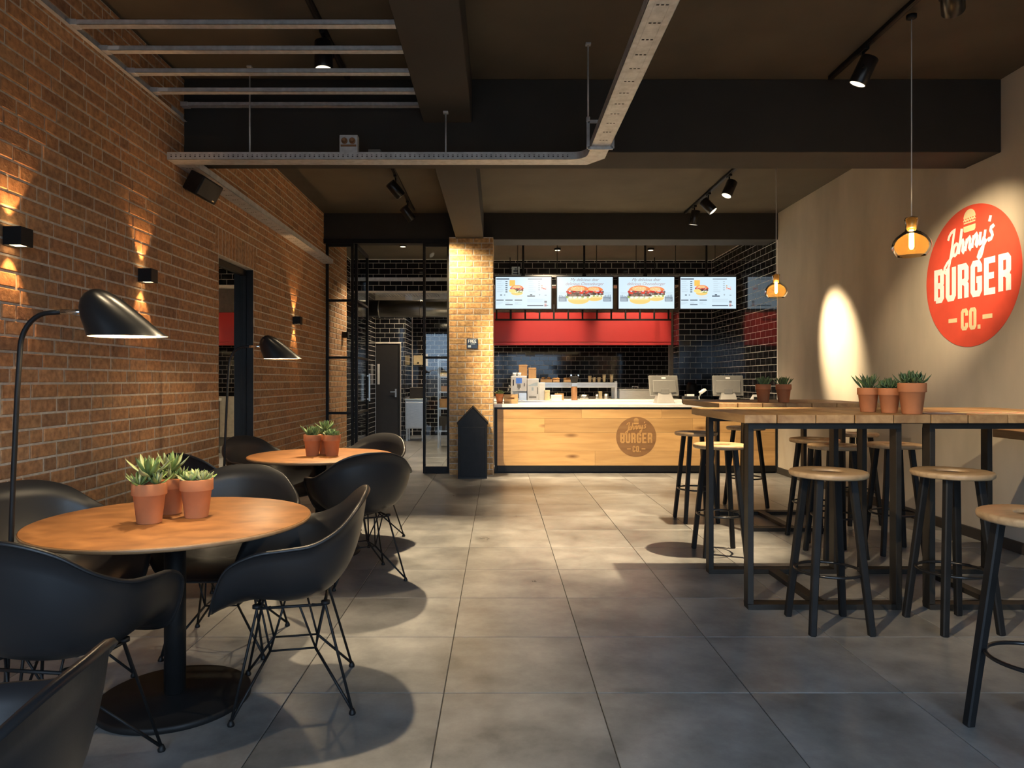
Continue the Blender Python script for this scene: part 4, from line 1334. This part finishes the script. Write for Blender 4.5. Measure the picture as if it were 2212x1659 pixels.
stool(1.68, 3.575, 0, 'black bar stool with wooden seat before the left frame of the near high table')
stool(2.31, 3.575, 4, 'black bar stool with wooden seat before the gap between the near table frames')
stool(1.60, 5.08, 0, 'bar stool behind the left end of the near high table, seat lit by spotlight')
stool(1.765, 6.27, 4, 'bar stool at the left end of the far high table, before the counter logo')
stool(2.46, 6.98, 14, 'bar stool behind the far high table, closest to the oak counter')
stool(2.50, 5.55, 8, 'bar stool at the front edge of the far high table')
stool(2.41, 5.02, 3, 'bar stool behind the middle of the near high table')
stool(3.14, 6.17, 6, 'bar stool at the right end of the far high table by the concrete wall')
stool(2.885, 5.12, -3, 'bar stool behind the right half of near high table, by the concrete wall')
stool(1.87, 2.42, 10, 'bar stool cut by the right frame edge, nearest the camera')

# ------------------------------------------------------------------ wall ledge
t = thing('wall_ledge', 'long wooden ledge along the right concrete wall behind the near high table', 'ledge', (3.40, 1.2, 0))
MB().box(0, 0, .862, .368, 3.63, .918).build('board', M['plank'], t, bevel=.003)
for y in (.3, 1.8, 3.4): MB().box(.15, y, .80, .368, y + .03, .8615).build('bracket', M['steelblk'], t)

# menu sheet on the high table
t = thing('menu_sheet', 'folded paper menu with red print on the near high table', 'menu', (2.62, 3.83, 1.0675), R(2))
MB().box(-.02, -.04, 0, .36, .20, .002).build('paper', M['cream'], t)
mb = MB()
for i in range(4): mb.box(.02 + .08 * i, .02, .0021, .08 + .08 * i, .12, .0026)
mb.build('print', M['red'], t)
t = thing('leaflet', 'dark leaflet lying between menu sheet and flowerpots on the high table', 'leaflet', (2.44, 3.84, 1.0675), R(-4))
MB().box(-.10, -.03, 0, .10, .15, .0018).build('paper', M['navy'], t)
MB().box(.0, .02, .0019, .08, .12, .0024).build('print', M['pale'], t)

# ------------------------------------------------------------------ succulents in terracotta pots
def leaf_mesh(name, L, w, th, curl, m):
    k = (name, L, w, th, curl, m.name)
    if k not in _unit:
        _unit[k] = leaf(MB(), L, w, th, curl, Matrix.Identity(4)).mesh(name, m)
    return _unit[k]
def leaf(mb, L, w, th, curl, mt):
    st = [(0, .35), (.3, .85), (.6, 1.0), (.82, .62), (1.0, .02)]
    vs = []
    for u, q in st:
        y = L * u; z = curl * L * u * u
        hw = w * q / 2
        vs += [Vector((-hw, y, z + th * .4 * q)), Vector((0, y, z - th * .5 * q)), Vector((hw, y, z + th * .4 * q)), Vector((0, y, z + th * .25 * q))]
    fs = []
    for i in range(len(st) - 1):
        for j in range(4):
            fs.append((i * 4 + j, i * 4 + (j + 1) % 4, (i + 1) * 4 + (j + 1) % 4, (i + 1) * 4 + j))
    mb._add([mt @ v for v in vs], fs, True)
    return mb
def rosette(n, rad, el0, el1, rn):
    """golden-angle leaf frames: (matrix, scale)"""
    out = []
    for i in range(n):
        u = i / max(1, n - 1)
        az = i * 2.399 + rn.uniform(-.15, .15)
        el = el0 + (el1 - el0) * u + rn.uniform(-8, 8)
        s = 1 - .42 * u
        out.append((Matrix.Rotation(az, 4, 'Z') @ Matrix.Rotation(R(el), 4, 'X') @ Matrix.Translation((0, .006, 0)), s))
    return out
def pot(x, y, z, r, label, kind, group, detail=True, seed=0, name='potted_succulent'):
    rn = random.Random(seed)
    h = r * 2.42
    t = thing(name, label, 'potted plant', (x, y, z), rn.uniform(0, 6), group)
    prof = [(0, 0), (r * .68, 0), (r * .70, .002), (r * .90, h * .70), (r * .985, h * .71), (r * 1.0, h * .72), (r * 1.0, h * .985), (r * .985, h), (r * .90, h), (r * .88, h * .985), (r * .85, h * .80), (0, h * .80)]
    MB().lathe(prof, 36).build('pot', M['terra'], t)
    MB().lathe([(0, h * .905), (r * .5, h * .91), (r * .865, h * .895)], 24).build('soil', M['soil'], t)
    fol = MB()
    def put(mt, s, L, w, th, curl, m):
        if detail:
            o = bpy.data.objects.new('leaf', leaf_mesh('leaf', L, w, th, curl, m))
            o.matrix_world = mt @ Matrix.Diagonal((s, s, s, 1))
            col.objects.link(o); o.parent = t
        else:
            leaf(fol, L, w, th, curl, mt @ Matrix.Diagonal((s, s, s, 1)))
    hs = h * .9
    if kind == 'rosette':       # upright pointed rosette with offsets
        cs = [(0, 0, 1.0, 20)] + [(math.cos(a) * r * .62, math.sin(a) * r * .62, .62, 12) for a in (rn.uniform(0, 1) + 2 * PI * i / 4 for i in range(4))]
        for cx, cy, sc, n in cs:
            for mt, s in rosette(n, r, 8, 82, rn):
                put(Matrix.Translation((cx, cy, hs + r * .12 + (.030 if sc == 1 else 0))) @ mt, s * sc, r * 1.75, r * .48, r * .13, .28, M['leaf'] if rn.random() < .7 else M['leafp'])
    elif kind == 'pale':        # low pale rosettes
        for i in range(6):
            a = 2 * PI * i / 5
            q = 0 if i == 5 else r * .58
            for mt, s in rosette(11, r, 10, 70, rn):
                put(Matrix.Translation((q * math.cos(a), q * math.sin(a), hs + r * .10 + (.012 if i == 5 else 0))) @ mt, s * .68, r * 1.15, r * .55, r * .16, .3, M['leafp'] if rn.random() < .75 else M['leaf'])
    elif kind == 'aloe':        # spiky upright blades
        for i in range(4):
            a = 2 * PI * i / 3 + .5
            q = 0 if i == 3 else r * .45
            for mt, s in rosette(13, r, 35, 88, rn):
                put(Matrix.Translation((q * math.cos(a), q * math.sin(a), hs + r * .05)) @ mt, s * (.75 + rn.random() * .3), r * (2.0 if detail else 1.6), r * .26, r * .13, .12, M['leafd'] if rn.random() < .75 else M['leaf'])
    else:                       # dark dense rosettes
        for i in range(5):
            a = 2 * PI * i / 4
            q = 0 if i == 4 else r * .55
            for mt, s in rosette(12, r, 10, 80, rn):
                put(Matrix.Translation((q * math.cos(a), q * math.sin(a), hs + r * (.35 if i == 4 else .15))) @ mt, s * .85, r * 1.35, r * .38, r * .12, .3, M['leafd'])
    if fol.f:
        o = fol.build('foliage', M['leaf_i'], t); o['kind'] = 'stuff'
    return t
g = 'terracotta pots with succulents'
za = .7105
pot(-1.327, 2.665, za, .0625, 'terracotta pot with tall green rosette, left pot on near round table', 'rosette', g, seed=1)
pot(-1.195, 2.775, za, .0625, 'terracotta pot with low pale rosettes, right pot on near round table', 'pale', g, seed=2)
pot(-1.335, 2.85, za, .060, 'terracotta pot with spiky blades standing behind two pots on near table', 'rosette', g, seed=3)
pot(-1.335, 5.03, za, .0625, 'terracotta pot with spiky green plant, left pot on the far round table', 'aloe', g, False, seed=4)
pot(-1.195, 5.03, za, .0625, 'terracotta pot with pale succulent, right pot on the far round table', 'pale', g, False, seed=5)
pot(-1.275, 5.17, za, .060, 'terracotta pot half hidden behind the pair on far round table', 'rosette', g, False, seed=6)
zb = 1.0675
pot(2.155, 4.09, zb, .058, 'terracotta pot with dark spiky blades, left of three on near high table', 'aloe', g, seed=7)
pot(2.212, 3.97, zb, .058, 'terracotta pot with dark rosettes, middle of three on near high table', 'dark', g, seed=8)
pot(2.256, 3.828, zb, .070, 'largest terracotta pot, right of three on the near high table', 'rosetted' if False else 'dark', g, seed=9)
pot(2.245, 5.95, zb, .0625, 'terracotta pot with dark succulent, left of the pair on far high table', 'aloe', g, False, seed=10)
pot(2.385, 5.87, zb, .0625, 'terracotta pot with dark succulent, right of the pair on far high table', 'aloe', g, False, seed=11)
pot(.015, 9.66, .9335, .056, 'small terracotta pot at the left end of the white counter top', 'dark', g, False, seed=12)

# ------------------------------------------------------------------ things on the counter
t = thing('wooden_crate', 'small wooden crate with handle hole on the counter beside flowerpot', 'crate', (.17, 9.70, .9335))
mb = MB()
mb.box(-.095, -.07, 0, .095, .07, .012)
mb.box(-.095, .058, .012, .095, .07, .125); mb.box(-.095, -.058, .012, -.083, .058, .125); mb.box(.083, -.058, .012, .095, .058, .125)
mb.build('crate_body', M['crate'], t, bevel=.002)
mb = MB()
mb.box(-.095, -.07, .012, .095, -.058, .06); mb.box(-.095, -.07, .085, .095, -.058, .125); mb.box(-.095, -.07, .06, -.045, -.058, .085); mb.box(.045, -.07, .06, .095, -.058, .085)
mb.build('front_slat', M['crate'], t)

def pos(x, y, rz, label):
    t = thing('cash_terminal', label, 'cash register', (x, y, .9335), R(rz), 'grey cash terminals seen from behind')
    b = [(-.125, -.09, 0), (.125, -.09, 0), (.125, .12, 0), (-.125, .12, 0)]
    tp = [(-.085, -.02, .17), (.085, -.02, .17), (.085, .03, .18), (-.085, .03, .18)]
    MB().hexa(b, tp).build('stand', M['greyl'], t, bevel=.006, seg=2)
    MB().box(-.055, -.045, .13, .055, -.01, .20).build('neck', M['greyp'], t, bevel=.004)
    rot = Matrix.Translation((0, .02, .24)) @ Matrix.Rotation(R(-14), 4, 'X')
    MB().box(-.205, -.015, -.135, .205, .03, .15, rot).build('screen_casing', M['greyp'], t, bevel=.008, seg=2)
    MB().box(-.165, -.04, -.10, .165, -.0155, .075, rot).build('rear_cover', M['greyp'], t, bevel=.006)
    MB().box(-.03, -.0165, .10, .03, -.0155, .125, rot).build('badge', M['whitep'], t)
    MB().box(-.195, .03, -.125, .195, .033, .14, rot).build('display', M['blackgl'], t)
    return t
pos(2.31, 9.78, 5, 'grey cash terminal on the counter, left one before the tile corner')
pos(3.20, 9.78, -10, 'grey cash terminal on the counter near the concrete wall')
t = thing('receipt_printer', 'small dark receipt printer between the two cash terminals', 'printer', (2.645, 9.72, .9335))
MB().box(-.085, -.07, .0, .085, .09, .10).build('body', M['black'], t, bevel=.008, seg=2)
MB().box(-.075, -.075, .0, .075, -.0705, .045).build('front', M['whitep'], t)
MB().box(-.06, -.02, .1, .06, .03, .125).build('cover', M['greyp'], t, bevel=.004)
MB().box(-.05, -.06, .1, .05, -.058, .13).build('receipt', M['whitep'], t)
t = thing('card_reader', 'chrome card reader on a bent stand beside receipt printer', 'card reader', (2.79, 9.74, .9335))
MB().lathe([(0, 0), (.045, 0), (.045, .01), (0, .012)], 20).build('base', M['chrome'], t)
MB().tube([(0, 0, .01), (-.01, 0, .09), (.02, 0, .13)], .012, 10).build('stand', M['chrome'], t)
MB().box(-.04, -.05, -.018, .05, .05, .018, Matrix.Translation((.04, 0, .165)) @ Matrix.Rotation(R(-35), 4, 'Y')).build('reader', M['whitep'], t, bevel=.008, seg=2)
MB().tube([(-.03, .0, .02), (-.06, 0, .08), (-.03, 0, .10)], .006, 8).build('cable_loop', M['black'], t)
t = thing('phone_stand', 'small pale wedge stand at the right end of the counter', 'stand', (3.55, 9.75, .9335))
MB().hexa([(-.07, -.06, 0), (.07, -.06, 0), (.07, .06, 0), (-.07, .06, 0)], [(-.01, -.01, .12), (.04, -.01, .12), (.04, .02, .12), (-.01, .02, .12)]).build('stand', M['whitep'], t, bevel=.003)
MB().box(-.02, -.06, .02, .05, -.05, .09).build('screen', M['blackgl'], t)

# ------------------------------------------------------------------ kitchen worktop and its things
t = thing('prep_counter', 'white topped kitchen worktop behind the service counter', 'counter', (0, 10.35, 0))
MB().box(-.1, .02, 0, 2.95, 1.75, .90).build('cabinet', M['steel'], t, bevel=.003)
MB().box(-.12, 0, .90, 2.97, 1.77, .948).build('worktop', M['white'], t, bevel=.003)
for k in range(4): MB().box(-.08 + k * .76, .004, .08, .65 + k * .76, .02, .86).build('door', M['steel'], t, bevel=.002)
ZW = .9485
t = thing('coffee_machine', 'white coffee machine with blue display on the kitchen worktop', 'coffee machine', (.305, 10.62, ZW + .004))
mb = MB()
mb.box(-.115, -.02, .0, .115, .30, .365); mb.box(-.115, -.14, .14, .115, -.02, .365); mb.box(-.115, -.14, 0, -.09, -.02, .14); mb.box(-.115, -.16, 0, .115, -.02, .03)
mb.build('body', M['whitep'], t, bevel=.004)
MB().box(-.045, -.143, .255, .045, -.14, .335).build('display', M['blueled'], t)
MB().box(-.025, -.15, .19, .025, -.14, .24).box(-.008, -.148, .165, .008, -.142, .19).build('spout', M['greyp'], t)
MB().box(-.085, -.155, .0305, .11, -.03, .036).build('drip_tray', M['steel'], t)
MB().box(-.09, -.143, .22, -.075, -.14, .31).box(.075, -.143, .21, .085, -.14, .26).build('slot', M['black'], t)
MB().box(.0, -.175, .0005, .112, -.161, .11).build('front_panel', M['steel'], t)
MB().tube([(-.12, -.05, .20), (-.15, -.08, .23), (-.155, -.10, .15)], .008, 8).build('steam_pipe', M['chrome'], t)
def cup(x, y, z, r, h, label, m='whitep', group=None):
    t = MB().lathe([(0, 0), (r * .75, 0), (r, h), (r * .93, h), (r * .7, .004), (0, .004)], 16).build('cup', M[m])
    t.location = (x, y, z)
    return tag(t, label, 'cup', group)
cup(.245, 10.70, ZW + .366, .03, .055, 'white cup on the coffee machine, left one')
cup(.315, 10.66, ZW + .366, .03, .055, 'white cup on the coffee machine, right one, before the brown box')
def carton(x, y, z, wx, wy, h, label, m='card', rz=0, lid=True):
    t = thing('carton', label, 'box', (x, y, z), R(rz))
    MB().box(-wx / 2, -wy / 2, 0, wx / 2, wy / 2, h).build('box', M[m], t, bevel=.003)
    if lid: MB().box(-wx / 2 - .002, -wy / 2 - .002, h * .86, wx / 2 + .002, wy / 2 + .002, h + .002).build('lid', M[m], t, bevel=.002)
    return t
carton(.375, 10.80, ZW + .366, .125, .12, .175, 'brown paper box standing on top of the white coffee machine')
t = thing('milk_cooler', 'white milk cooler with pale blue picture beside the coffee machine', 'cooler', (.515, 10.62, ZW))
MB().box(-.085, -.12, 0, .085, .24, .33).build('body', M['whitep'], t, bevel=.004)
MB().box(-.075, -.124, .09, .055, -.12, .22).build('door', M['whitep'], t)
MB().prism([(-.078, .22), (.07, .22), (.07, .275), (.03, .27), (-.02, .25)], (0, -.1205, 0), X, Z, -Y, .002).build('picture', M['pale'], t)
MB().box(-.02, -.1265, .15, .008, -.124, .20).build('print', M['pale'], t)
MB().box(.06, -.124, .10, .074, -.12, .20).build('handle', M['greyp'], t)
MB().box(-.06, -.1215, .04, .05, -.12, .065).build('badge', M['greyp'], t)
carton(.515, 10.72, ZW + .331, .115, .12, .165, 'brown paper box standing on top of the milk cooler')
carton(.655, 10.66, ZW, .09, .12, .27, 'tall white carton to the right of the milk cooler', 'whitep')
carton(.73, 10.56, ZW, .075, .09, .155, 'pale yellow carton before the tall white carton', 'cream')
carton(.86, 10.46, ZW, .16, .09, .085, 'low white carton at the front of the kitchen worktop', 'whitep')
carton(.93, 10.75, ZW, .13, .12, .10, 'low brown box left of the coffee grinder', 'card')
t = thing('coffee_grinder', 'slim brown grinder column with black hopper on the worktop', 'grinder', (1.155, 10.70, ZW))
MB().lathe([(0, 0), (.045, 0), (.045, .2), (.04, .21), (0, .21)], 20).build('column', M['copper'], t)
MB().box(-.05, -.045, .21, .05, .045, .265).build('head', M['steel'], t, bevel=.004)
MB().hexa([(-.04, -.04, .266), (.04, -.04, .266), (.04, .04, .266), (-.04, .04, .266)], [(-.068, -.06, .37), (.068, -.06, .37), (.068, .06, .37), (-.068, .06, .37)]).build('hopper', M['black'], t, bevel=.002)
for a in (-.055, .055): MB().box(a - .01, -.068, .37, a + .01, -.05, .39).build('catch', M['chrome'], t)
t = thing('pass_shelf', 'steel pass shelf on posts carrying cups and bread boxes', 'shelf', (0, 11.5, ZW))
MB().box(.705, -.02, .185, 1.945, .36, .272).build('shelf_box', M['steel'], t, bevel=.004)
MB().box(.705, -.021, .228, 1.94, -.0201, .232).build('seam', M['black'], t)
for x in (.72, 1.90): MB().box(x, 0, 0, x + .045, .045, .29 if x > 1 else .185).build('post', M['steel'], t, bevel=.002)
for x in (.72, 1.90): MB().box(x, .3, 0, x + .045, .345, .185).build('post', M['steel'], t, bevel=.002)
zs = ZW + .2725
for i, (xp, hp, nm) in enumerate(((1274, 14, 'first from the left'), (1283.5, 11, 'second from the left'), (1294, 11, 'third and middle'), (1305, 17, 'fourth, tall'), (1321, 17, 'rightmost, tall'))):
    cup((xp - 1077) * 11.6 / 1515, 11.6, zs, .030, hp * .0077, 'paper cup stack on the steel pass shelf, ' + nm, 'cream', 'paper cups on the pass shelf')
for i, (a, b, h, nm) in enumerate(((1168, 1192, .085, 'longest'), (1194, 1208, .065, 'middle'), (1218, 1232, .07, 'rightmost'))):
    k = 11.6 / 1515
    t = thing('bread_tray', 'brown tray of bread rolls on the pass shelf, the %s of three' % nm, 'bread tray', (((a + b) / 2 - 1077) * k, 11.62, zs), 0, 'bread trays on the pass shelf')
    L = (b - a) * k / 2
    MB().box(-L, -.09, 0, L, .09, h * .6).build('tray', M['card'], t, bevel=.003)
    n = max(2, int(L * 2 / .07))
    for q in range(n): MB().lathe([(0, 0), (.034, .004), (.036, .018), (.024, .034), (0, .04)], 14, c=(-L + (q + .5) * 2 * L / n, -.02, h * .6)).build('roll', M['bread'], t)
for i, (xp, r, h, nm) in enumerate(((1262, .085, .07, 'wide pan at the left under the pass shelf'), (1290, .035, .085, 'narrow can in the middle under the pass shelf'), (1310, .045, .085, 'tall pot at the right under the pass shelf'))):
    o = MB().lathe([(0, 0), (r * .96, 0), (r, .006), (r, h), (r * .95, h), (r * .93, .006), (0, .006)], 24).build('steel_pan', M['steel'])
    o.location = ((xp - 1077) * 11.55 / 1515, 11.58, ZW)
    tag(o, 'steel ' + nm, 'pan')
carton(1.68, 11.62, ZW, .06, .08, .12, 'small yellow packet between the steel pans', 'cream')
t = thing('hot_counter', 'brushed steel hot cabinet with lid handle left of the cash terminal', 'cabinet', (2.23, 11.5, ZW))
MB().box(-.25, 0, 0, .40, .5, .145).build('body', M['steel'], t, bevel=.006)
MB().box(-.255, -.004, .146, .405, .5, .165).build('lid', M['steel'], t, bevel=.003)
MB().tube([(-.02, .1, .16), (-.02, .1, .205), (.075, .1, .205), (.075, .1, .16)], .006, 8).build('handle', M['chrome'], t)
t = thing('bottle_rack', 'dark bottle and dispenser standing against the black tiled column', 'dispenser', (3.36, 12.2, 0))
MB().box(-.2, -.1, 0, .35, .15, .95).build('cabinet', M['black'], t, bevel=.004)
MB().lathe([(0, .951), (.09, .951), (.09, 1.16), (.06, 1.22), (0, 1.22)], 20).build('dispenser', M['black'], t)

# ------------------------------------------------------------------ corridor things behind the glass
t = thing('ventilation_duct', 'big round steel ventilation duct crossing the corridor', 'duct', (-.01, 13.5, 2.63))
mt = Matrix.Rotation(R(90), 4, 'Y')
MB().lathe([(.165, -2.59), (.165, -.14)], 48, mtx=mt).build('duct', M['steel'], t)
for x in (-2.3, -1.5, -.8): MB().lathe([(.165, x), (.171, x), (.171, x + .03), (.165, x + .03)], 48, mtx=mt).build('collar', M['steel'], t)
t = thing('steel_beam_rail', 'pale steel rail crossing above the corridor duct', 'rail', (0, 12.2, 2.985))
MB().box(-2.59, 0, 0, -.57, .05, .06).build('rail', M['galv'], t, bevel=.003)
t = thing('wire_tray', 'perforated wire tray above the corridor duct', 'cable tray', (0, 12.55, 2.80))
mb = MB().box(-2.2, 0, 0, -1.1, .006, .035)
for k in range(23): mb.box(-2.2 + k * .05, .006, 0, -2.19 + k * .05, .45, .006)
mb.build('tray', M['galv'], t)
for x in (-2.1, -1.2): MB().tube([(x, .2, .006), (x, .2, .578)], .006, 8).build('hanger', M['galv'], t)
t = thing('wash_stand', 'steel hand wash cabinet in the corridor beside the door', 'cabinet', (-1.73, 14.4, 0))
MB().box(-.19, 0, .26, .20, .45, .84).build('body', M['steel'], t, bevel=.006)
MB().box(-.17, -.008, .28, .18, 0, .80).build('door', M['steel'], t, bevel=.004)
for a in (-.17, .15): MB().box(a, .03, 0, a + .03, .06, .26).box(a, .38, 0, a + .03, .41, .26).build('leg', M['steel'], t)
MB().box(-.2, -.01, .84, .21, .46, .875).build('rim', M['steel'], t, bevel=.004)
tag(MB().box(-.14, 0, 0, .14, .3, .235).build('bin_box', M['dark'], bevel=.01, loc=(-1.70, 14.5, .8755)), 'dark box standing on the steel wash cabinet', 'box')
t = thing('soap_dispenser', 'cream soap dispenser on the black tiles above the wash cabinet', 'dispenser', (-1.82, 15.99, 1.60))
MB().box(-.11, -.1, 0, .10, -.0005, .22).build('body', M['cream'], t, bevel=.008)
MB().lathe([(0, 0), (.02, 0), (.02, .012), (0, .012)], 12, mtx=Matrix.Translation((0, -.1, .05)) @ Matrix.Rotation(R(90), 4, 'X')).build('button', M['black'], t)
t = thing('paper_holder', 'narrow cream paper holder right of the soap dispenser', 'dispenser', (-1.655, 15.99, 1.58))
MB().box(-.045, -.09, 0, .05, -.0005, .27).build('body', M['cream'], t, bevel=.006)
t = thing('wall_rack', 'steel storage rack behind the right pane of the glass screen', 'rack', (-1.13, 13.0, 0))
for x in (0, .52):
    for y in (0, .4): MB().box(x, y, 0, x + .025, y + .025, 1.72).build('post', M['steel'], t)
for z in (.30, .72, 1.02, 1.30, 1.62): MB().box(.0255, -.01, z, .5195, .43, z + .025).build('shelf', M['steel'], t)
k = 0
for z, items in ((.3255, ((.12, .2, .25, 'dark', 'dark crate'), (.38, .2, .22, 'dark', 'black crate'))), (.7455, ((.2, .34, .16, 'card', 'brown carton'),)), (1.0455, ((.36, .15, .20, 'cream', 'cream packet'), (.14, .16, .10, 'card', 'small brown carton'))), (1.3255, ((.16, .24, .07, 'cream', 'flat cream box'), (.4, .1, .12, 'card', 'narrow brown carton')))):
    for x, wd, h, m, nm in items:
        k += 1
        carton(-1.13 + x, 13.2, z, wd, .25, h, nm + ' on the steel rack, shelf at height %s of four' % {.3255: 'lowest', .7455: 'second', 1.0455: 'third', 1.3255: 'top'}[z], m)
